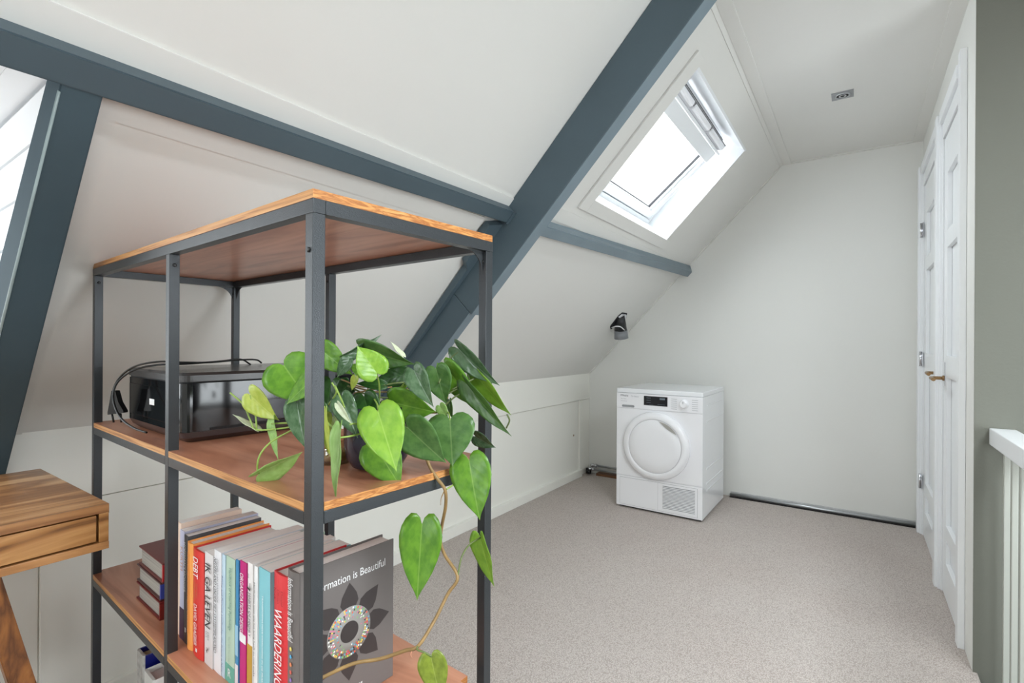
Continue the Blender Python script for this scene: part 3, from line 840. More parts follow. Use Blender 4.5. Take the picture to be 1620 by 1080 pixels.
bolt(0.0086, DP-PW, 0.912, 'Y', -1)

def item(name, a, b_, z, rz=0.0):
    return empty(name, SW(a, b_, z), SR + rz)

# ------------------------------------------------------------------ printer (on the middle shelf)
PZ = 0.9663
pr = item('printer', 0.535, 0.038, PZ, 0.0)
tag(pr, 'black glossy flatbed printer on the middle shelf left of the plant', 'printer')
PL, PD, PH = 0.345, 0.40, 0.140      # along the shelf, across it, height
def rrect(x0, x1, y0, y1, r, n=6):
    pts = []
    for cx, cy, a0 in ((x1-r, y1-r, 0), (x0+r, y1-r, 90), (x0+r, y0+r, 180), (x1-r, y0+r, 270)):
        for k_ in range(n+1):
            t = math.radians(a0+90*k_/n); pts.append((cx+r*math.cos(t), cy+r*math.sin(t)))
    return pts
def loft(bm, layers, mi=0, smooth=False):
    rings = [[bm.verts.new((x_, y_, z_)) for x_, y_ in pts] for z_, pts in layers]
    for i in range(len(rings)-1):
        n = len(rings[i])
        for k_ in range(n):
            f = bm.faces.new([rings[i][k_], rings[i][(k_+1) % n], rings[i+1][(k_+1) % n], rings[i+1][k_]]); f.material_index = mi; f.smooth = smooth
    bm.faces.new(list(reversed(rings[0]))).material_index = mi
    bm.faces.new(rings[-1]).material_index = mi
# local x = -a ; body spans x in [-PL, 0], y in [0, PD]
bm = bmesh.new()
loft(bm, [(0.0, rrect(-PL+0.03, -0.012, 0.015, PD-0.01, 0.012)), (0.010, rrect(-PL+0.012, 0.0, 0.004, PD, 0.014)), (0.021, rrect(-PL+0.004, 0.001, 0.0, PD, 0.014))])
obj('base', bm, mat('brown_black_plastic', srgb(64, 50, 48), 0.35), pr)
bm = bmesh.new()
loft(bm, [(0.0213, rrect(-PL, 0.0, 0.0, PD, 0.018)), (0.118, rrect(-PL, 0.0, 0.0, PD, 0.018))])
obj('body', bm, M['blackp'], pr)
bm = bmesh.new()
loft(bm, [(0.1183, rrect(-PL+0.002, -0.002, 0.002, PD-0.002, 0.017)), (0.1215, rrect(-PL+0.002, -0.002, 0.002, PD-0.002, 0.017))])
obj('seam', bm, M['darkgap'], pr)
bm = bmesh.new()
loft(bm, [(0.1218, rrect(-PL, 0.002, -0.002, PD, 0.02)), (0.134, rrect(-PL, 0.002, -0.002, PD, 0.02)), (0.1395, rrect(-PL+0.004, -0.003, 0.003, PD-0.004, 0.02))])
obj('lid', bm, mat('dark_satin_lid', srgb(66, 64, 64), 0.22), pr)
bm = bmesh.new(); box(bm, -PL+0.02, -0.03, -0.0012, -0.0002, 0.034, 0.104, bev=0.0004); obj('side_cover', bm, M['blackp'], pr)
bm = bmesh.new(); box(bm, -0.185, -0.155, -0.0018, -0.0013, 0.064, 0.077, bev=0.0002); obj('sticker', bm, INK['white'], pr)
bm = bmesh.new(); box(bm, 0.0003, 0.0016, 0.14, PD-0.03, 0.030, 0.075, bev=0.0004); obj('paper_door', bm, mat('grey_glossy_front', srgb(60, 60, 66), 0.15), pr)
bm = bmesh.new(); box(bm, 0.0003, 0.002, 0.05, 0.30, 0.022, 0.027); obj('tray_slot', bm, M['darkgap'], pr)
# power cord with its plug
inv = lambda a, b_, z: Vector((-(a-0.535), b_-0.038, z-PZ))
cordpts = [P(190,655,zc=1.16), P(178,628,zc=1.15), P(187,600,zc=1.14), P(212,580,zc=1.13), P(250,572,zc=1.12), P(285,573,zc=1.13), P(330,573,zc=1.2), P(380,569,zc=1.3), P(405,569,zc=1.35), P(414,574,zc=1.36)]
c2 = [P(232,684,zc=1.02), P(212,677,zc=1.04), P(192,662,zc=1.07), P(181,640,zc=1.10), P(180,618,zc=1.12), P(190,600,zc=1.12), P(215,584,zc=1.12), P(250,577,zc=1.12), P(300,575,zc=1.15), P(350,571,zc=1.26), P(380,568,zc=1.32), P(396,576,zc=1.36)]
pc = empty('power_cord', P(185, 640, zc=1.12)); tag(pc, 'thin black power cord with flat plug looped over the printer', 'cable')
bm = bmesh.new(); tube(bm, catmull(cordpts, 8), 0.0022, 8); tube(bm, catmull(c2, 8), 0.0022, 8); part('cord', bm, M['cord'], pc)
bm = bmesh.new()
pa, pb = P(178,616,zc=1.15), P(182,640,zc=1.15)
for (p_, w_) in (((178,616), 0),):
    pass
side = (P(190,650,zc=1.15)-P(170,650,zc=1.15)).normalized(); vn = fw
def plate(pts2, zc, th):
    pts = [P(x_, y_, zc=zc) for x_, y_ in pts2]
    prism(bm, pts, fw*th)
plate([(176,618),(182,618),(187,636),(195,650),(195,653),(170,656),(170,652),(173,636)], 1.145, 0.014)
part('plug', bm, M['cord'], pc)
for xs_, xe_ in ((177, 180), (191, 192)):
    bm = bmesh.new(); tube(bm, [P(xs_, 654, zc=1.152), P(xe_, 668, zc=1.152)], 0.0021, 8); part('plug_pin', bm, M['cord'], pc)

# ------------------------------------------------------------------ stacked albums
def album(z, th, col, label, da, db, spinecol=None):
    al = item('photo_album', 0.628+da, 0.030+db, z)
    tag(al, label, 'album', 'photo albums stacked on the lower shelf')
    cov = mat('album_cover', srgb(*col), 0.35, bump=0.1)
    L1, W1 = 0.150, 0.185
    B('cover', cov, al, -L1, 0, 0, W1, 0, 0.0035, bev=0.001)
    B('cover', cov, al, -L1, 0, 0, W1, th-0.0035, th, bev=0.001)
    B('spine', mat('album_spine', srgb(*(spinecol or col)), 0.3), al, -0.004, 0.0015, 0, W1, 0.0036, th-0.0036, bev=0.0008)
    B('pages', M['paperz'], al, -L1+0.008, -0.0045, 0.004, W1-0.004, 0.0038, th-0.0038)
    if spinecol:
        pass
    return al
a1_ = album(ZBS+0.0004, 0.038, (110, 30, 28), 'dark red leather photo album at the bottom of the stack', 0, 0)
a2_ = album(ZBS+0.0388, 0.037, (84, 52, 52), 'brown photo album with blue spine in the middle of the stack', 0.004, 0.002, (50, 66, 150))
a3_ = album(ZBS+0.0762, 0.041, (112, 56, 54), 'maroon photo album on top of the stack with red spine', -0.002, 0.004, (170, 32, 38))
B('label_flap', mat('flap_maroon', srgb(120, 70, 66), 0.4), a3_, -0.062, -0.035, 0.05, 0.085, 0.0412, 0.0424)

# ------------------------------------------------------------------ ring binders under the lower shelf
bd = item('ring_binder', 0.80, 0.05, 0.1803); tag(bd, 'blue hardback binder with marbled spine below the lower shelf', 'binder')
hb = 0.285
bd.location = SW(0.80, 0.05, 0.1803); hb = 0.265
def binder(root, w, d, h, cover, spine, inner):
    B('cover', cover, root, -0.0025, 0, 0.004, d, 0, h, bev=0.0008); B('cover', cover, root, -w, -w+0.0025, 0.004, d, 0, h, bev=0.0008)
    bm = bmesh.new()
    pts = [(-w, 0.004), (-w+0.004, 0.0), (-0.004, 0.0), (0, 0.004), (-0.0025, 0.0055), (-w+0.0025, 0.0055)]
    prism(bm, [(x_, y_, 0) for x_, y_ in pts], (0, 0, h)); obj('spine', bm, spine, root)
    B('pages', inner, root, -w+0.0035, -0.0035, 0.008, d-0.006, 0.003, h-0.012)
binder(bd, 0.046, 0.24, 0.262, mat('binder_blue', srgb(14, 24, 110), 0.3), mat('binder_marble', srgb(176, 176, 172), 0.5, vary=0.4, vscale=60), mat('binder_inner', srgb(170, 160, 135), 0.8))
bd2 = item('ring_binder', 0.715, 0.045, 0.1803); tag(bd2, 'white padded photo album standing below the lower shelf beside the blue binder', 'binder')
binder(bd2, 0.062, 0.22, 0.262-0.018, mat('binder_white', srgb(222, 224, 222), 0.35), mat('binder_white_spine', srgb(214, 216, 213), 0.35), mat('binder_pages', srgb(200, 190, 190), 0.8))

# ------------------------------------------------------------------ books on the lower shelf
def book(a_hi, a_lo, b0, ztop, depth, col, label, hard=False, topfrac=None, edge=None):
    th = a_hi - a_lo - 0.0006; h = ztop - ZBS - 0.0004
    bk = item('book', a_lo+0.0003, b0, ZBS+0.0004)
    tag(bk, label, 'book', 'books standing on the lower shelf')
    cm = mat('book_cover', srgb(*col), 0.35)
    ct = 0.0022 if hard else 0.0006
    ov = 0.003 if hard else 0.0
    B('front_cover', cm, bk, -ct, 0, 0.001, depth, 0, h, bev=0.0003); B('back_cover', cm, bk, -th, -th+ct, 0.001, depth, 0, h, bev=0.0003)
    bm = bmesh.new()
    n = 8; pts = []
    bulge = 0.003 if hard else 0.0004
    for k_ in range(n+1):
        t = k_/n; pts.append((-th*t, 0.001 - bulge*math.sin(math.pi*t)))
    pts += [(-th, 0.0022), (0, 0.0022)]
    prism(bm, [(x_, y_, 0) for x_, y_ in pts], (0, 0, h)); obj('spine', bm, cm, bk)
    B('pages', M['paper'], bk, -th+ct+0.0001, -ct-0.0001, 0.0025, depth-0.001-ov, 0.002, h-(ov if ov else 0.0002))
    bk['_'] = 0
    del bk['_']
    return bk, th, h, bulge
def spine_text(bk, th, body, ink_, z_start, length, height, xoff=0.5, shear=0.0, yy=-0.001, bulge=0.0004, h=0.2):
    """title reading downwards on the spine"""
    x_c = -th*(1-xoff)
    t = text_part('title', body, ink_, bk, (x_c - height/2, yy-bulge, z_start), (0, 0, -1), (1, 0, 0), length=length, height=height, font_shear=shear)
    return t
G = 'books standing on the lower shelf'
book(0.557, 0.5350, 0.036, 0.812, 0.115, (238, 214, 196), 'cream and peach book almost hidden behind the middle post', False)
# (a_hi, a_lo, b0, ztop, depth, colour, label, hard)
bk, th, h, bu = book(0.534, 0.5105, 0.034, 0.802, 0.14, (196, 198, 222), 'pale lavender paperback, first in the row beside the middle post', False)
spine_text(bk, th, 'KURTH', INK['peach'], h-0.03, 0.045, 0.010, xoff=0.65)
B('spine_foot', mat('lav_dark', srgb(62, 44, 70), 0.4), bk, -th, 0, 0.0002, 0.0008, 0.0, 0.06)
bk, th, h, bu = book(0.5100, 0.4905, 0.033, 0.798, 0.138, (72, 76, 82), "charcoal paperback titled HOFFMAN'S HONGER, beside the lavender one", False)
spine_text(bk, th, "HOFFMAN'S HONGER", INK['white'], h-0.012, 0.095, 0.0105, xoff=0.5)
B('logo', INK['white'], bk, -0.012, -0.007, -0.0001, 0.0004, 0.022, 0.030)
bk, th, h, bu = book(0.4900, 0.4625, 0.032, 0.791, 0.143, (255, 172, 92), 'orange book with coral edge, left of the red DEBT book', True)
spine_text(bk, th, 'DE ONGELIJKHEID VAN GELD EN MACHT', mat('orange_ink', srgb(236, 150, 80), 0.5), h-0.016, 0.15, 0.007, xoff=0.55, bulge=bu)
bk, th, h, bu = book(0.4620, 0.4135, 0.032, 0.787, 0.145, (222, 58, 52), 'thick red book titled DEBT by David Graeber', True)
spine_text(bk, th, 'DEBT', INK['white'], h-0.012, 0.037, 0.0205, xoff=0.5, bulge=bu)
spine_text(bk, th, 'THE FIRST', INK['peach'], h-0.058, 0.026, 0.0048, xoff=0.62, bulge=bu)
spine_text(bk, th, '5,000 YEARS', INK['peach'], h-0.058, 0.029, 0.0048, xoff=0.42, bulge=bu)
spine_text(bk, th, 'DAVID GRAEBER', INK['white'], h-0.097, 0.075, 0.0125, xoff=0.5, bulge=bu)
B('logo', INK['white'], bk, -th*0.5-0.003, -th*0.5+0.003, -0.0024, -0.0021, 0.010, 0.016)
bk, th, h, bu = book(0.4120, 0.3770, 0.033, 0.792, 0.135, (226, 222, 222), 'white book titled IK GA LEVEN in large black letters', False)
spine_text(bk, th, 'IK GA LEVEN', INK['black'], h-0.018, 0.112, 0.023, xoff=0.55)
spine_text(bk, th, 'LALE', INK['grey'], h-0.138, 0.014, 0.005, xoff=0.62); spine_text(bk, th, 'GUL', INK['grey'], h-0.138, 0.012, 0.005, xoff=0.4)
spine_text(bk, th, '~', INK['black'], h-0.166, 0.009, 0.006, xoff=0.5)
bk, th, h, bu = book(0.3765, 0.3480, 0.035, 0.804, 0.155, (236, 236, 240), 'white paperback titled NEDERLAND ONDER HET SYSTEEMPLAFOND', False)
spine_text(bk, th, 'NEDERLAND ONDER HET SYSTEEMPLAFOND', INK['black'], h-0.012, 0.165, 0.0105, xoff=0.34, shear=0.2)
spine_text(bk, th, 'MICHEL VAN WANROOIJ', INK['grey'], h-0.012, 0.075, 0.005, xoff=0.72, shear=0.2)
bk, th, h, bu = book(0.3475, 0.3345, 0.036, 0.803, 0.14, (196, 220, 236), 'thin light blue book titled Reality and Future between two taller ones', False)
spine_text(bk, th, 'Reality and Patience Leadership: the Future is Now', INK['blue'], h-0.035, 0.165, 0.006, xoff=0.5, shear=0.2)
bk, th, h, bu = book(0.3340, 0.3000, 0.037, 0.804, 0.165, (184, 208, 188), 'pale green paperback titled Handbook of Coaching Psychology', False)
spine_text(bk, th, 'Handbook of Coaching Psychology', INK['green'], h-0.016, 0.105, 0.012, xoff=0.6)
spine_text(bk, th, 'Edited by Stephen Palmer and Alison Whybrow', INK['green'], h-0.132, 0.055, 0.004, xoff=0.55)
B('spine_foot', mat('teal_green', srgb(98, 176, 158), 0.4), bk, -th, 0, 0.0002, 0.0008, 0.0, 0.03)
text_part('logo', 'R', INK['white'], bk, (-0.022, 0.0001, 0.010), (1, 0, 0), (0, 0, 1), height=0.014)
bk, th, h, bu = book(0.2995, 0.2885, 0.038, 0.806, 0.14, (58, 138, 186), 'slim blue booklet squeezed between the green and magenta books', False)
B('spine_band', mat('pale_blue_band', srgb(150, 196, 222), 0.4), bk, -th, 0, 0.0002, 0.0008, 0.055, 0.105)
B('spine_foot', mat('pale_foot', srgb(232, 224, 228), 0.4), bk, -th, 0, 0.0002, 0.0008, 0.0, 0.04)
bk, th, h, bu = book(0.2880, 0.2655, 0.040, 0.807, 0.15, (196, 26, 120), 'magenta book titled ORGANIZATION DESIGN', False)
spine_text(bk, th, 'ORGANIZATION DESIGN', INK['white'], h-0.018, 0.102, 0.012, xoff=0.5)
B('spine_band', INK['white'], bk, -th, 0, 0.0002, 0.0008, 0.082, 0.096)
bk, th, h, bu = book(0.2650, 0.2475, 0.042, 0.810, 0.15, (240, 236, 234), 'white paperback about habits of highly effective people with gold foot', False)
spine_text(bk, th, 'THE', INK['grey'], h-0.016, 0.008, 0.004, xoff=0.45)
spine_text(bk, th, '7', INK['black'], h-0.030, 0.014, 0.011, xoff=0.5, shear=-0.3)
spine_text(bk, th, 'HABITS OF HIGHLY', INK['black'], h-0.047, 0.070, 0.0068, xoff=0.74); spine_text(bk, th, 'EFFECTIVE PEOPLE', INK['black'], h-0.047, 0.062, 0.0068, xoff=0.3)
B('spine_foot', INK['gold'], bk, -th, 0, 0.0002, 0.0008, 0.0, 0.085)
bk, th, h, bu = book(0.2470, 0.2350, 0.044, 0.808, 0.14, (244, 243, 243), 'narrow white book with small black title beside the teal book', False)
spine_text(bk, th, 'Mindfulness voor wie het lastig heeft en rust zoekt', INK['black'], h-0.025, 0.15, 0.0052, xoff=0.5)
bk, th, h, bu = book(0.2345, 0.2330-0.035, 0.046, 0.809, 0.145, (132, 198, 208), 'teal blue book left of the red WAARDERING book', False)
spine_text(bk, th, 'TRANSFORMATIEVE COACHING IN DE PRAKTIJK', INK['white'], h-0.040, 0.15, 0.0055, xoff=0.45)
bk, th, h, bu = book(0.2320-0.0345, 0.1520+0.0005, 0.052, 0.812, 0.128, (224, 60, 66), 'bright red hardback titled WAARDERING', True)
bpy.data.objects['book'].name
spine_text(bk, th, 'WAARDERING', INK['white'], h-0.052, 0.118, 0.022, xoff=0.5, bulge=bu, shear=0.1)
spine_text(bk, th, 'Daniel', INK['red'], h-0.022, 0.022, 0.006, xoff=0.75, bulge=bu); spine_text(bk, th, 'Ofman', INK['red'], h-0.022, 0.022, 0.006, xoff=0.5, bulge=bu); spine_text(bk, th, 'boek', INK['red'], h-0.022, 0.018, 0.006, xoff=0.28, bulge=bu)
# the large grey hardback at the end of the row
bk, th, h, bu = book(0.1515, 0.1185, 0.050, 0.829, 0.172, (112, 106, 104), 'large grey hardback titled Information is Beautiful with dark flower cover', True)
GB = bk
bt = (0.0003, )
spine_text(bk, th, 'Information is Beautiful', INK['white'], h-0.010, 0.092, 0.0145, xoff=0.5, bulge=bu)
for i, cc in enumerate(((236, 214, 110), (90, 176, 220), (232, 140, 96), (226, 110, 96), (150, 120, 190), (120, 160, 210))):
    bm = bmesh.new(); zz = h-0.114-0.0115*i
    lathe(bm, [(0.0032, 0), (0.0028, -0.0004)], (-th*0.5, -0.0033, zz), axis='Y', seg=5 if i % 2 else 7)
    obj('spine_symbol', bm, mat('symbol_ink', srgb(*cc), 0.5), bk)
# cover art in cover coordinates: (y across, z up), cover face at x = 0
DY = 0.0
text_part('cover_title', 'Information is Beautiful', INK['white'], bk, (0.0003, 0.018+DY, h-0.040), (0, 1, 0), (0, 0, 1), length=0.136, height=0.0125)
text_part('cover_author', 'David McCandless', INK['white'], bk, (0.0003, 0.022+DY, 0.018), (0, 1, 0), (0, 0, 1), length=0.088, height=0.0085)
ang0 = 0
cyc, czc = 0.085+DY, h-0.122
petm = mat('petal_print', srgb(62, 56, 56), 0.4)
for k_ in range(8):
    t = math.radians(ang0+45*k_)
    u = Vector((0, math.cos(t), math.sin(t))); w_ = Vector((0, -math.sin(t), math.cos(t)))
    bm = bmesh.new(); pts = []
    rr = [(0.030, 0.0), (0.036, 0.011), (0.046, 0.0165), (0.058, 0.0135), (0.068, 0.007), (0.078, 0.0)]
    for r_, hw_ in rr: pts.append(Vector((0.00015, cyc, czc)) + u*r_ + w_*hw_)
    for r_, hw_ in reversed(rr[1:-1]): pts.append(Vector((0.00015, cyc, czc)) + u*r_ - w_*hw_)
    prism(bm, pts, (0.0002, 0, 0)); obj('petal', bm, petm, bk)
bm = bmesh.new(); lathe(bm, [(0.0165, 0.0), (0.0395, 0.0), (0.0395, 0.0006), (0.0165, 0.0006)], (0.0002, cyc, czc), axis='X', seg=48, cap=False)
obj('ring', bm, mat('ring_print', srgb(150, 146, 142), 0.5), bk)
bm = bmesh.new(); lathe(bm, [(0.0160, 0.0), (0.0160, 0.0007)], (0.0002, cyc, czc), axis='X', seg=32); obj('ring_centre', bm, petm, bk)
cols = [(232, 90, 70), (240, 200, 90), (130, 190, 110), (236, 236, 230), (210, 120, 150), (120, 170, 200), (70, 64, 64)]
mts = [mat('dash_ink', srgb(*c_), 0.5) for c_ in cols]
bm = bmesh.new()
for i in range(72):
    for j in range(5):
        if random.random() < 0.30: continue
        t = 2*math.pi*i/72; r0 = 0.0205+0.0037*j
        if j < 2 and random.random() < 0.6: continue
        u = Vector((0, math.cos(t), math.sin(t))); w_ = Vector((0, -math.sin(t), math.cos(t)))
        c_ = Vector((0.00105, cyc, czc)); hw_ = r0*math.pi/72*0.8
        vs = [bm.verts.new(c_+u*r0-w_*hw_), bm.verts.new(c_+u*(r0+0.003)-w_*hw_), bm.verts.new(c_+u*(r0+0.003)+w_*hw_), bm.verts.new(c_+u*r0+w_*hw_)]
        bm.faces.new(vs).material_index = random.randrange(len(mts))
o = obj('ring_dashes', bm, mts, bk); o['kind'] = 'stuff'

# ================================================================== PLANT
pot_c = SW(0.098, 0.172, 0.9664)
pl = empty('potted_plant', pot_c); tag(pl, 'trailing heart leaf plant in a navy blue glazed pot on the middle shelf', 'plant')
bm = bmesh.new()
lathe(bm, [(0.028, 0), (0.040, 0.004), (0.0485, 0.018), (0.0525, 0.038), (0.053, 0.078), (0.0535, 0.100), (0.050, 0.100), (0.049, 0.074), (0.047, 0.02), (0.02, 0.012)], (0, 0, 0), seg=48)
obj('pot', bm, M['pot'], pl)
bm = bmesh.new(); lathe(bm, [(0.0482, 0.078), (0.0485, 0.086), (0.03, 0.089), (0.004, 0.090)], (0, 0, 0), seg=32); obj('soil', bm, M['soil'], pl)
jar = empty('glass_jar', SW(0.180, 0.145, 0.9664)); tag(jar, 'pale glass jar on the middle shelf left of the navy pot', 'jar')
bm = bmesh.new()
lathe(bm, [(0.0, 0), (0.026, 0), (0.028, 0.004), (0.0285, 0.040), (0.0265, 0.040), (0.026, 0.006), (0.0, 0.005)], (0, 0, 0), seg=40, cap=False)
obj('jar_body', bm, M['jar'], jar)
bm = bmesh.new(); lathe(bm, [(0.0, 0.006), (0.0255, 0.0065), (0.0255, 0.018), (0.0, 0.018)], (0, 0, 0), seg=32, cap=False); obj('contents', bm, mat('sandy_fill', srgb(190, 160, 120), 0.8), jar)

HALF = [(0.0, 0.0), (-0.09, 0.05), (-0.145, 0.14), (-0.15, 0.26), (-0.08, 0.37), (0.02, 0.45), (0.15, 0.49), (0.30, 0.475), (0.46, 0.41), (0.62, 0.31), (0.76, 0.19), (0.87, 0.085), (0.945, 0.026), (1.0, 0.0)]
def leaf(bx, by, tx, ty, wpx, mk, zb, zt=None, rot=0, fold=0.12, curl=0.12, tipcurl=0.0, lobe=1.0):
    zt = zb if zt is None else zt
    a = P(bx, by, zc=zb); t = P(tx, ty, zc=zt)
    L = (t-a).length; u = (t-a).normalized()
    mid = (a+t)/2; vd = (mid - Vector((0, 0, H))).normalized()
    s = u.cross(vd).normalized(); n = s.cross(u).normalized()
    if n.dot(vd) > 0: n = -n
    Rm = Matrix.Rotation(math.radians(rot), 3, u)
    s = Rm @ s; n = Rm @ n
    W_ = wpx/F*(zb+zt)/2 / max(0.12, abs(math.cos(math.radians(rot))))
    hwf = W_/0.98
    bm = bmesh.new(); uvl = bm.loops.layers.uv.new('UVMap')
    C_ = 5; rows = []; uvs = {}
    hp = []
    for i in range(len(HALF)-1):
        for k_ in range(2):
            f_ = k_/2; hp.append((HALF[i][0]*(1-f_)+HALF[i+1][0]*f_, HALF[i][1]*(1-f_)+HALF[i+1][1]*f_))
    hp.append(HALF[-1]); N_ = len(hp)
    cols_ = []
    for side in (1, -1):
        g_ = []
        for i, (bx_, by_) in enumerate(hp):
            mx_ = i/(N_-1)
            row = []
            for c_ in range(C_+1):
                f_ = c_/C_
                x_ = mx_*(1-f_) + (bx_ if bx_ > 0 else bx_*lobe)*f_; y_ = side*by_*f_
                zz = fold*abs(y_)*1.0 - curl*x_*x_ - 0.25*fold*(abs(y_)**2) + 0.018*math.sin(9*x_+2*abs(y_))*abs(y_)*2
                if x_ > 0.85: zz -= tipcurl*(x_-0.85)*4
                p_ = a + u*(x_*L) + s*(y_*hwf) + n*(zz*L)
                if c_ == 0 and side == -1: v_ = cols_[0][i][0]
                else: v_ = bm.verts.new(p_); uvs[v_] = (x_, y_)
                row.append(v_)
            g_.append(row)
        cols_.append(g_)
        for i in range(N_-1):
            for c_ in range(C_):
                q_ = [g_[i][c_], g_[i+1][c_], g_[i+1][c_+1], g_[i][c_+1]]
                if side == -1: q_.reverse()
                if len(set(q_)) < 3: continue
                try: f = bm.faces.new(q_)
                except ValueError: continue
                f.smooth = True
                for l_ in f.loops: l_[uvl].uv = uvs[l_.vert]
    bmesh.ops.remove_doubles(bm, verts=bm.verts[:], dist=1e-6)
    bmesh.ops.solidify(bm, geom=bm.faces[:], thickness=0.0005)
    for f in bm.faces: f.smooth = True
    bmesh.ops.translate(bm, verts=bm.verts[:], vec=-pot_c)
    return obj('leaf', bm, LM[mk], pl)
LV = [
 # bx, by, tx, ty, width, kind, depth base, depth tip, rot
 (598,651, 626,744, 73,'b', .70,.665, 5, .10,.10),
 (594,706, 634,772, 64,'m', .745,.73, 10, .10,.08),
 (645,676, 704,734, 62,'d', .755,.745, 20, .12,.10),
 (621,636, 688,654, 54,'m', .79,.775, 25, .10,.10),
 (712,664, 715,737, 79,'d', .80,.77, 8, .10,.12),
 (742,728, 757,824, 66,'m', .80,.775, 12, .10,.12),
 (667.5,829, 659,952, 68,'m', .80,.78, 6, .10,.05),
 (760,850, 779,930, 26,'b', .83,.82, 55, .2,.05),
 (682,1040, 697,1110, 46,'o', .72,.71, 15, .1,.05),
 (449,578, 492,640, 82,'m', .72,.72, 8, .10,.10),
 (494,600, 451,639, 30,'m', .70,.70, 45, .15,.05),
 (396,624, 434,666, 36,'y', .74,.72, 35, .15,.15),
 (433,666, 440,728, 12,'l', .73,.72, 60, .2,.0),
 (406,679, 368,655, 9,'w', .74,.75, 60, .1,.0),
 (410,749, 478,712, 30,'l', .72,.73, 52, .35,-.05),
 (470,638, 481,712, 36,'g', .71,.70, 25, .25,.10),
 (508,553, 553,592, 42,'m', .80,.78, 15, .12,.15),
 (546,562, 606,531, 16,'g', .80,.84, 50, .2,.05),
 (552,570, 531,597, 22,'g', .77,.77, 30, .2,.1),
 (596,590, 565,546, 50,'b', .74,.74, 10, .12,.06),
 (575,552, 651,580, 40,'d', .82,.79, 30, .15,.12),
 (637,562, 618,540, 7,'w', .78,.79, 50, .1,.0),
 (655,586, 681,642, 38,'g', .78,.75, 20, .25,.15),
 (690,584, 704,640, 44,'d', .84,.83, 20, .12,.10),
 (706,582, 759,649, 40,'m', .86,.84, 25, .14,.06),
 (726,552, 785,612, 34,'g', .87,.84, 30, .30,.12),
 (752,592, 806,658, 27,'b', .87,.84, 40, .15,.05),
 (739,608, 806,692, 26,'d', .84,.81, 40, .20,.05),
 (752,690, 782,709, 22,'g', .86,.84, 30, .2,.1),
 (541,630, 563,692, 38,'g', .73,.71, 18, .18,.12),
 (535,640, 554,671, 11,'w', .69,.68, 30, .15,.1),
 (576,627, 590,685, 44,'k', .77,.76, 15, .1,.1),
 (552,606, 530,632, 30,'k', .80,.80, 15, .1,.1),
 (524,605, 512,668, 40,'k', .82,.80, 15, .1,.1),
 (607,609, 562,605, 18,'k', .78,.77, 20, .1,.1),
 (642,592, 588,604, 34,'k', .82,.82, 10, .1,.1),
 (584,592, 551,574, 26,'m', .77,.77, 25, .1,.1),
 (516,652, 522,722, 8,'y', .70,.70, 60, .1,.0),
 (526,660, 518,720, 30,'o', .735,.73, 15, .1,.05),
 (538,681, 531,793, 17,'l', .675,.655, 62, .15,.0),
 (562,596, 556,618, 12,'y', .76,.76, 10, .1,.1),
 (640,600, 634,620, 16,'b', .83,.83, 20, .1,.1),
 (696,642, 708,664, 18,'l', .83,.82, 20, .1,.1),
 (711,634, 714,664, 9,'d', .84,.83, 50, .1,.1),
 (518,571, 530,582, 16,'y', .83,.83, 20, .1,.1),
 (700,590, 692,572, 15,'m', .865,.87, 30, .1,.1),
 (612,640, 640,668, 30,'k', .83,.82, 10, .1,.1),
 (488,585, 512,560, 30,'m', .76,.78, 20, .1,.1),
 (500,640, 524,690, 30,'d', .76,.75, 20, .1,.1),
]
for t_ in LV:
    leaf(*t_[:6], t_[6], t_[7], t_[8], t_[9], t_[10])
def stem(name, pts, r, m_, r1=None):
    bm = bmesh.new()
    tube(bm, catmull([P(x_, y_, zc=z_) - pot_c for x_, y_, z_ in pts], 6), r, 8, r1)
    return obj(name, bm, m_, pl)
PT = [
 [(478,672,.71),(440,678,.72),(405,679,.735),(396,664,.74),(385,640,.745),(364,621,.75)],
 [(482,670,.71),(455,669,.72),(430,670,.73)],
 [(492,664,.72),(462,680,.72),(430,698,.715),(412,718,.71),(407,738,.71),(410,749,.715)],
 [(406,678,.735),(404,655,.735),(396,625,.74)],
 [(596,590,.742),(600,610,.76),(600,640,.79)],
 [(655,588,.78),(640,605,.79),(628,622,.80)],
 [(598,651,.70),(597,640,.74),(590,628,.78)],
 [(554,671,.68),(562,670,.70),(574,672,.72)],
 [(538,692,.675),(558,689,.69),(590,680,.74)],
 [(518,668,.72),(530,680,.70),(538,690,.69)],
 [(520,640,.74),(532,620,.72),(525,605,.72)],
 [(530,610,.71),(540,632,.70),(545,645,.69)],
 [(712,664,.80),(710,654,.82),(706,650,.83)],
 [(742,728,.808),(733,745,.825),(720,764,.80),(706,774,.778)],
]
for p_ in PT: stem('petiole', p_, 0.0013, M['petiole'])
PD_ = [
 [(740,609,.845),(726,614,.845),(710,622,.84)],
 [(742,616,.845),(722,626,.84),(705,640,.835),(690,653,.83)],
 [(726,556,.87),(712,568,.865),(702,588,.85),(694,606,.83)],
 [(752,598,.86),(735,606,.85),(715,616,.84)],
 [(645,678,.755),(636,665,.77),(625,650,.80)],
 [(621,636,.79),(612,634,.80),(604,634,.81)],
 [(607,609,.78),(625,606,.80),(645,604,.82)],
 [(550,610,.78),(575,622,.79),(600,628,.80),(630,628,.81),(650,612,.82)],
 [(667.5,829,.805),(684,840,.815),(697,834,.815)],
 [(683,1038,.72),(672,1032,.722),(660,1027,.725),(662,1020,.73)],
 [(760,850,.83),(742,862,.81),(730,882,.79),(724,912,.78)],
 [(802,655,.845),(806,665,.845),(801,677,.85)],
]
for p_ in PD_: stem('petiole', p_, 0.0014, M['petdark'])
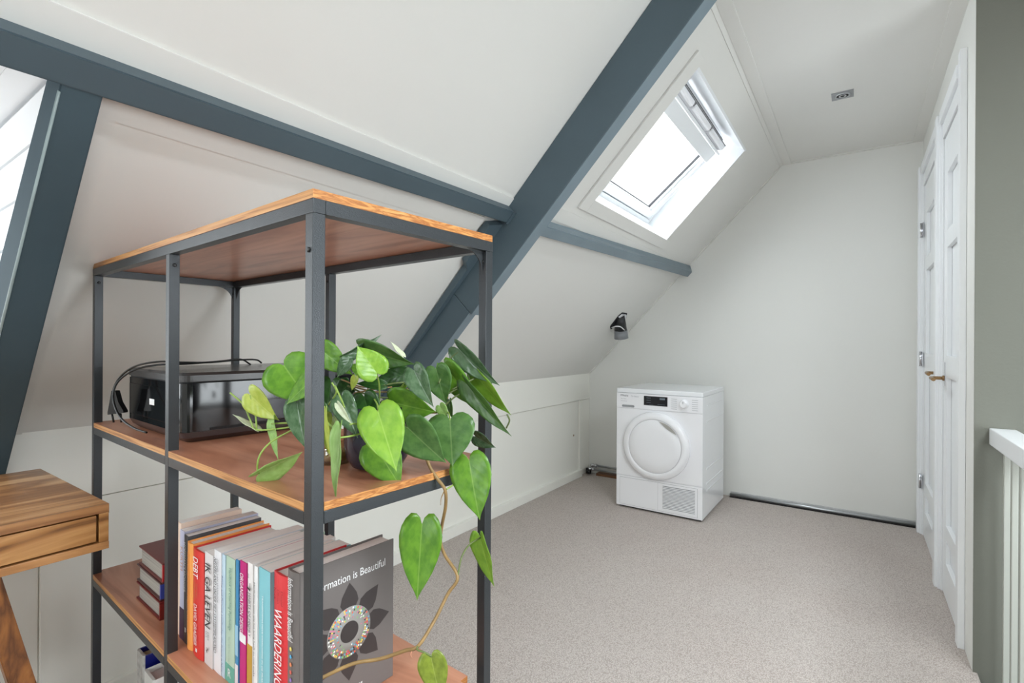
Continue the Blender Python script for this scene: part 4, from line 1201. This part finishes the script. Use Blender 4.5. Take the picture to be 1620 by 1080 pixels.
stem('vine', [(600,640,.80),(640,660,.80),(665,700,.80),(680,738,.785),(692,757,.78),(704,775,.775),(705,800,.785),(699,832,.812),(697,856,.812),(704,878,.80),(724,912,.78),(708,940,.775),(688,980,.755),(662,1021,.73),(640,1029,.735),(601,1042,.745),(560,1049,.735),(513,1070,.72),(470,1092,.70)], 0.0026, M['vine'])
stem('vine', [(660,652,.83),(700,650,.84),(708,625,.85),(704,600,.85),(700,590,.86)], 0.0018, M['vine'])
stem('vine', [(480,674,.715),(520,670,.74),(560,650,.78),(600,640,.80)], 0.0022, M['petiole'])
for p_ in ([(650,615,.82),(600,620,.80),(560,612,.78)], [(560,622,.78),(590,616,.79),(620,612,.81)], [(565,640,.78),(580,625,.79),(583,600,.79)], [(540,600,.80),(575,612,.79),(604,600,.79)], [(625,640,.81),(640,622,.82),(655,600,.82)]):
    stem('vine', p_, 0.0012, M['vine'])
stem('root', [(703,776,.775),(698,788,.772),(697,799,.77)], 0.0009, M['vine'], 0.0004)
stem('root', [(654,1024,.73),(650,1034,.728),(652,1040,.727)], 0.0010, mat('pale_root', srgb(225, 160, 130), 0.6), 0.0004)

# ================================================================== DRYER
dr = empty('tumble_dryer', (-1.4288, 3.4147, 0.0), -0.0071)
tag(dr, 'white front loading tumble dryer standing at the back wall', 'dryer')
DW, DD = 0.5999, 0.6117
def DBx(name, m_, *a, bev=0.002, parent=None):
    b_ = bmesh.new(); box(b_, *a, bev=bev); return obj(name, b_, m_, parent or dr)
DBx('body', M['enamel'], 0.002, DW-0.002, 0.004, DD, 0.012, 0.8185, bev=0.004)
DBx('plinth', M['darkgap'], 0.015, DW-0.015, 0.02, DD-0.02, 0.0, 0.012)
DBx('top_panel', M['enamel'], 0, DW, 0, DD, 0.8195, 0.85, bev=0.006)
# control fascia, display
DBx('control_panel', M['plastic'], 0.001, DW-0.001, -0.004, 0.0035, 0.712, 0.818, bev=0.0015)
ds = DBx('display', mat('display_black', srgb(16, 18, 26), 0.1), 0.203, 0.368, -0.0062, -0.0045, 0.742, 0.806, bev=0.0006)
for x_, z_, w_, h_ in ((0.315, 0.785, 0.036, 0.013), (0.222, 0.792, 0.03, 0.0025), (0.222, 0.776, 0.03, 0.0025), (0.222, 0.760, 0.03, 0.0025), (0.30, 0.751, 0.05, 0.002), (0.24, 0.747, 0.03, 0.0015)):
    DBx('display_mark', mat('lcd', srgb(110, 120, 128), 0.5), x_, x_+w_, -0.0067, -0.0063, z_, z_+h_, bev=0, parent=ds)
bm = bmesh.new()
lathe(bm, [(0.031, -0.0045), (0.031, -0.007), (0.0265, -0.008), (0.024, -0.034), (0.021, -0.037)], (0.481, 0, 0.768), axis='Y', seg=36)
kb = obj('program_knob', bm, M['plastic'], dr)
DBx('pointer', M['greyp'], 0.4795, 0.4825, -0.0385, -0.0372, 0.772, 0.788, bev=0, parent=kb)
for s_ in (-1, 1):
    for k_ in range(6):
        z_ = 0.796-0.0135*k_
        x_ = 0.481 + (-0.088 if s_ < 0 else 0.050)
        DBx('program_mark', mat('print_grey', srgb(150, 154, 160), 0.5), x_, x_+0.038, -0.0048, -0.0042, z_, z_+0.0022, bev=0)
text_part('logo', 'Miele', mat('logo_ink', srgb(70, 72, 78), 0.5), dr, (0.032, -0.0044, 0.7935), (1, 0, 0), (0, 0, 1), length=0.056, height=0.013)
text_part('model_text', 'T1 Classic', mat('model_ink', srgb(130, 132, 138), 0.5), dr, (0.108, -0.0044, 0.7925), (1, 0, 0), (0, 0, 1), length=0.058, height=0.009)
text_part('small_text', 'Heat Pump', mat('small_ink', srgb(130, 132, 138), 0.5), dr, (0.034, -0.0044, 0.772), (1, 0, 0), (0, 0, 1), length=0.040, height=0.007)
text_part('small_text', 'EcoDry', mat('small_ink2', srgb(130, 132, 138), 0.5), dr, (0.034, -0.0044, 0.757), (1, 0, 0), (0, 0, 1), length=0.044, height=0.006)
# filter slot
bm = bmesh.new()
pts = rrect(0.034, 0.142, 0.712-0.026+0.0, 0.714, 0.011, 6)
bm = bmesh.new(); prism(bm, [(x_, -0.0046, z_+0.0) for x_, z_ in rrect(0.036, 0.140, 0.7155, 0.7375, 0.0105, 6)], (0, -0.002, 0)); obj('recess_rim', bm, M['plastic'], dr)
bm = bmesh.new(); prism(bm, [(x_, -0.0068, z_) for x_, z_ in rrect(0.042, 0.135, 0.7185, 0.7345, 0.008, 6)], (0, -0.0006, 0)); obj('recess', bm, M['greyp'], dr)
# front panel with joints
DBx('front_panel', M['plastic'], 0.001, DW-0.001, -0.002, 0.0035, 0.232, 0.710, bev=0.0015)
DBx('lower_panel', M['plastic'], 0.001, DW-0.001, -0.002, 0.0035, 0.014, 0.2295, bev=0.0015)
# round door
dcx, dcz = 0.290, 0.468
bm = bmesh.new()
lathe(bm, [(0.229, -0.0025), (0.233, -0.014), (0.230, -0.026), (0.220, -0.037), (0.205, -0.043), (0.188, -0.044), (0.184, -0.042), (0.1835, -0.036), (0.10, -0.034), (0.0, -0.034)], (dcx, 0, dcz), axis='Y', seg=96, cap=False)
dd = obj('door_ring', bm, M['plastic'], dr)
bm = bmesh.new()
lathe(bm, [(0.1815, -0.0365), (0.1815, -0.041), (0.179, -0.0435), (0.12, -0.0455), (0.0, -0.0465)], (dcx, 0, dcz), axis='Y', seg=96, cap=False)
dd2 = obj('door_cover', bm, M['plastic'], dr)
# grip recess on upper right of the door cover
def onring(r, ang): return dcx + r*math.cos(ang), dcz + r*math.sin(ang)
pts = []
for k_ in range(13):
    t = math.radians(26 + 56*k_/12); pts.append(onring(0.1815, t))
A0 = Vector(pts[0]); A1 = Vector(pts[-1])
for k_ in range(1, 10):
    f_ = k_/10; p_ = A1.lerp(A0, f_); cen = Vector((dcx, dcz)); d_ = (cen-p_).normalized(); pts.append(tuple(p_ + d_*0.011*math.sin(math.pi*f_)))
bm = bmesh.new(); prism(bm, [(x_, -0.0448, z_) for x_, z_ in pts], (0, -0.0022, 0)); obj('grip_rim', bm, M['plastic'], dd2)
cx_ = sum(p_[0] for p_ in pts)/len(pts); cz_ = sum(p_[1] for p_ in pts)/len(pts)
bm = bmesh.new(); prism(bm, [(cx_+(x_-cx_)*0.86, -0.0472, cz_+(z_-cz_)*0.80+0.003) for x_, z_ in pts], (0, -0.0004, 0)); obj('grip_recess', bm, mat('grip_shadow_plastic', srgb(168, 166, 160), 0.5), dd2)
# service flap with louvred grille
fl = DBx('service_flap', M['plastic'], 0.029, 0.568, -0.0042, -0.0022, 0.026, 0.2155, bev=0.0008)
DBx('flap_joint', M['greyp'], 0.0275, 0.5695, -0.0024, -0.0021, 0.0245, 0.217, bev=0)
DBx('flap_joint', M['greyp'], 0.3045, 0.3055, -0.0045, -0.0043, 0.027, 0.2145, bev=0, parent=fl)
DBx('grille_back', mat('grille_back', srgb(120, 122, 126), 0.6), 0.338, 0.552, -0.0046, -0.0043, 0.042, 0.2, bev=0, parent=fl)
for k_ in range(16):
    z_ = 0.0425+0.00985*k_
    b_ = bmesh.new()
    hexa(b_, [(0.337, -0.0070, z_), (0.553, -0.0070, z_), (0.553, -0.0047, z_+0.002), (0.337, -0.0047, z_+0.002), (0.337, -0.0070, z_+0.0055), (0.553, -0.0070, z_+0.0055), (0.553, -0.0047, z_+0.0058), (0.337, -0.0047, z_+0.0058)])
    fixn(b_); obj('louvre', b_, M['plastic'], fl)
# pressed ribs on the right side
for z_, h_ in ((0.752, 0.010), (0.645, 0.010), (0.325, 0.012), (0.225, 0.012), (0.178, 0.012)):
    DBx('side_rib', M['enamel'], DW-0.003, DW+0.0015, 0.11, 0.56, z_, z_+h_, bev=0.0018)

# ================================================================== BACK-WALL PIPES
pp_ = empty('heating_pipe', (-0.25, 4.13, 0.02)); tag(pp_, 'thin grey pipe along the foot of the back wall right of the dryer', 'pipe')
bm = bmesh.new(); tube(bm, [(-0.80, 4.128, 0.0165), (0.342, 4.128, 0.0165)], 0.013, 14); part('pipe', bm, M['steel'], pp_)
bm = bmesh.new(); box(bm, -0.80, 0.342, 4.104, 4.116, 0.0005, 0.005); part('gap_strip', bm, M['cord'], pp_)
bm = bmesh.new(); box(bm, -0.80, 0.342, 4.142, 4.149, 0.001, 0.036); part('skirting_strip', bm, M['pipe'], pp_)
pq = empty('water_pipes', (-1.7, 4.12, 0.03)); tag(pq, 'pair of chrome pipes with valves in the corner left of the dryer', 'pipe')
bm = bmesh.new(); tube(bm, [(-1.93, 4.135, 0.075), (-1.44, 4.135, 0.075)], 0.009, 12); part('pipe', bm, M['steel'], pq)
bm = bmesh.new(); tube(bm, [(-1.93, 4.105, 0.045), (-1.44, 4.105, 0.045)], 0.009, 12); part('pipe', bm, M['steel'], pq)
bm = bmesh.new(); box(bm, -1.90, -1.44, 4.085, 4.149, 0.0005, 0.022); part('wooden_strip', bm, wood('raw_strip', srgb(80, 50, 30), srgb(112, 74, 48), srgb(130, 90, 60)), pq)
for x_, y_, z_ in ((-1.955, 4.10, 0.045), (-1.94, 4.132, 0.075)):
    bm = bmesh.new(); lathe(bm, [(0.006, -0.03), (0.017, -0.028), (0.017, -0.012), (0.011, -0.01), (0.011, 0.01), (0.016, 0.012), (0.016, 0.024), (0.005, 0.026)], (x_, y_, z_), axis='X', seg=16)
    part('valve', bm, M['chrome'], pq)
bm = bmesh.new(); tube(bm, [(-1.975, 4.06, 0.014), (-1.975, 4.06, 0.062)], 0.012, 12); lathe(bm, [(0.018, -0.012), (0.018, 0.012)], (-1.955, 4.06, 0.03), axis='X', seg=16)
part('valve', bm, M['cord'], pq)

# ================================================================== VENT STUB ON THE SLOPE
vs_ = empty('exhaust_duct_stub', sl(-0.16, 3.78, 0)); tag(vs_, 'cut black duct stub with grey tape poking out of the slope above the dryer', 'duct')
top = P(986, 500, zc=4.0); 
c_lo = P(984, 533, Y=3.80); 
def vp(px, py, d):
    # point on a plane parallel to the slope at distance d
    x_ = (px-810)/F; v_ = -(py-CY)/F; dd_ = fw + rt2*x_ + up2*v_
    t = (C0 + NR*d - Vector((0, 0, H))).dot(NR)/dd_.dot(NR)
    return Vector((0, 0, H)) + dd_*t
v0 = vp(981, 500, 0.0); v1 = vp(982, 522, 0.055); v2 = vp(983, 535, 0.10)
bm = bmesh.new(); tube(bm, [v0 - NR*0.0, v0.lerp(v1, 0.5), v1], 0.035, 20, 0.050); part('insulated_duct', bm, M['foil'], vs_, True)
bm = bmesh.new(); tube(bm, [v1 + (v2-v1)*0.02, v2], 0.051, 20, 0.056); part('tape_band', bm, M['tape'], vs_, True)
bm = bmesh.new(); tube(bm, catmull([vp(968,518,0.045), vp(975,516,0.09), vp(982,517,0.10), vp(988,522,0.10)], 5), 0.004, 8); part('strap', bm, M['plastic'], vs_)
bm = bmesh.new()
hole = [vp(978,499,0.0012), vp(984,494,0.0012), vp(992,495,0.0012), vp(991,503,0.0012), vp(985,507,0.0012), vp(966,521,0.0012), vp(965,516,0.0012)]
prism(bm, hole, NR*0.0015); part('torn_opening', bm, M['darkgap'], vs_)
bm = bmesh.new(); prism(bm, [vp(978,501,0.003), vp(984,496.5,0.003), vp(990,497,0.003), vp(989,503,0.003)], NR*0.012); part('cut_edge', bm, M['plastic'], vs_)

# ================================================================== CEILING FITTING
cl = empty('ceiling_spotlight', (-0.070, 3.163, ZC)); tag(cl, 'small square recessed spotlight switched off in the flat ceiling', 'light fitting')
B('plate', M['greyp'], cl, -0.049, 0.049, -0.046, 0.046, -0.004, -0.0005, bev=0.001)
bm = bmesh.new(); lathe(bm, [(0.034, -0.0043), (0.034, -0.008), (0.030, -0.009), (0.027, -0.006)], (0, 0, 0), seg=32, cap=False); obj('rim', bm, M['steel'], cl)
bm = bmesh.new(); lathe(bm, [(0.026, -0.0045), (0.02, -0.0062), (0.0, -0.007)], (0, 0, 0), seg=32, cap=False); obj('lens', bm, M['darkgap'], cl)
bm = bmesh.new(); lathe(bm, [(0.018, -0.0075), (0.014, -0.009), (0.010, -0.0075)], (0, 0, 0), seg=32, cap=False); obj('inner_rim', bm, M['chrome'], cl)

# ================================================================== STAIR RAILING
ra = empty('stair_railing', (0.42, 2.41, 0.0)); tag(ra, 'white wooden stair railing with square balusters at the right edge', 'railing')
bm = bmesh.new(); box(bm, 0.385, 0.455, -0.85, 2.4185, 0.820, 0.878, bev=0.004); part('handrail', bm, M['white'], ra)
bm = bmesh.new(); box(bm, 0.403, 0.437, -0.85, 2.4185, -0.35, -0.26, bev=0.002); part('bottom_rail', bm, M['white'], ra)
y_ = 2.356
while y_ > -0.8:
    bm = bmesh.new(); box(bm, 0.412, 0.428, y_-0.008, y_+0.008, -0.2595, 0.8195, bev=0.0025)
    part('baluster', bm, M['balu'], ra); y_ -= 0.105

# ================================================================== DESK
dk = empty('wooden_desk', (-1.50, 0.22, 0.0)); tag(dk, 'small solid wood desk with a drawer at the lower left corner', 'desk')
DT = 0.82
d_x0, d_x1, d_y1, d_y0 = -1.83, -1.32, 0.397, -0.75
def dkb(name, m_, *a, bev=0.0012, parent=None):
    b_ = bmesh.new(); box(b_, *a, bev=bev)
    if parent is None: return part(name, b_, m_, dk)
    bmesh.ops.translate(b_, verts=b_.verts[:], vec=-Vector(dk.location)); return obj(name, b_, m_, parent)
dkb('desk_top', M['desk'], d_x0, d_x1, d_y0, d_y1, DT-0.018, DT)
dkb('bottom_board', M['desk'], d_x0, d_x1, d_y0, d_y1, DT-0.096, DT-0.080)
dkb('side_panel', M['deskd'], d_x0, d_x1-0.0005, d_y1-0.017, d_y1-0.0005, DT-0.0797, DT-0.0183)
dkb('side_panel', M['deskd'], d_x0, d_x1-0.0005, d_y0, d_y0+0.017, DT-0.0797, DT-0.0183)
dkb('back_panel', M['deskd'], d_x0, d_x0+0.015, d_y0+0.0175, d_y1-0.0175, DT-0.0797, DT-0.0183)
dkb('joint_line', M['darkgap'], d_x1-0.02, d_x1-0.0015, d_y1-0.0035, d_y1+0.0003, DT-0.0200, DT-0.0184, bev=0)
dw = dkb('drawer', M['deskd'], d_x1-0.30, d_x1-0.003, d_y0+0.021, d_y1-0.021, DT-0.0765, DT-0.0215)
def leg(yc, lean):
    bm = bmesh.new()
    zt = DT-0.0965
    w_ = 0.038
    pts = [(d_x1-0.02-w_, yc, zt), (d_x1-0.02, yc, zt)]
    xa = d_x1-0.075; xb = xa-0.0
    hexa(bm, [(xa-0.045, yc+lean, 0.0), (xa, yc+lean, 0.0), (xa, yc+lean+w_, 0.0), (xa-0.045, yc+lean+w_, 0.0),
              (xa-0.045, yc, zt), (xa, yc, zt), (xa, yc+w_, zt), (xa-0.045, yc+w_, zt)])
    fixn(bm); bmesh.ops.bevel(bm, geom=bm.edges[:], offset=0.002, segments=2, affect='EDGES')
    return part('leg', bm, M['deskleg'], dk)
leg(0.203, 0.159); leg(-0.60, -0.12)
for yc, lean in ((0.165, 0.165), (-0.60, -0.12)):
    bm = bmesh.new(); w_ = 0.05; xa = d_x0+0.08; zt = DT-0.0965
    hexa(bm, [(xa-0.045, yc+lean, 0.0), (xa, yc+lean, 0.0), (xa, yc+lean+w_, 0.0), (xa-0.045, yc+lean+w_, 0.0),
              (xa-0.045, yc, zt), (xa, yc, zt), (xa, yc+w_, zt), (xa-0.045, yc+w_, zt)])
    fixn(bm); part('leg', bm, M['deskleg'], dk)
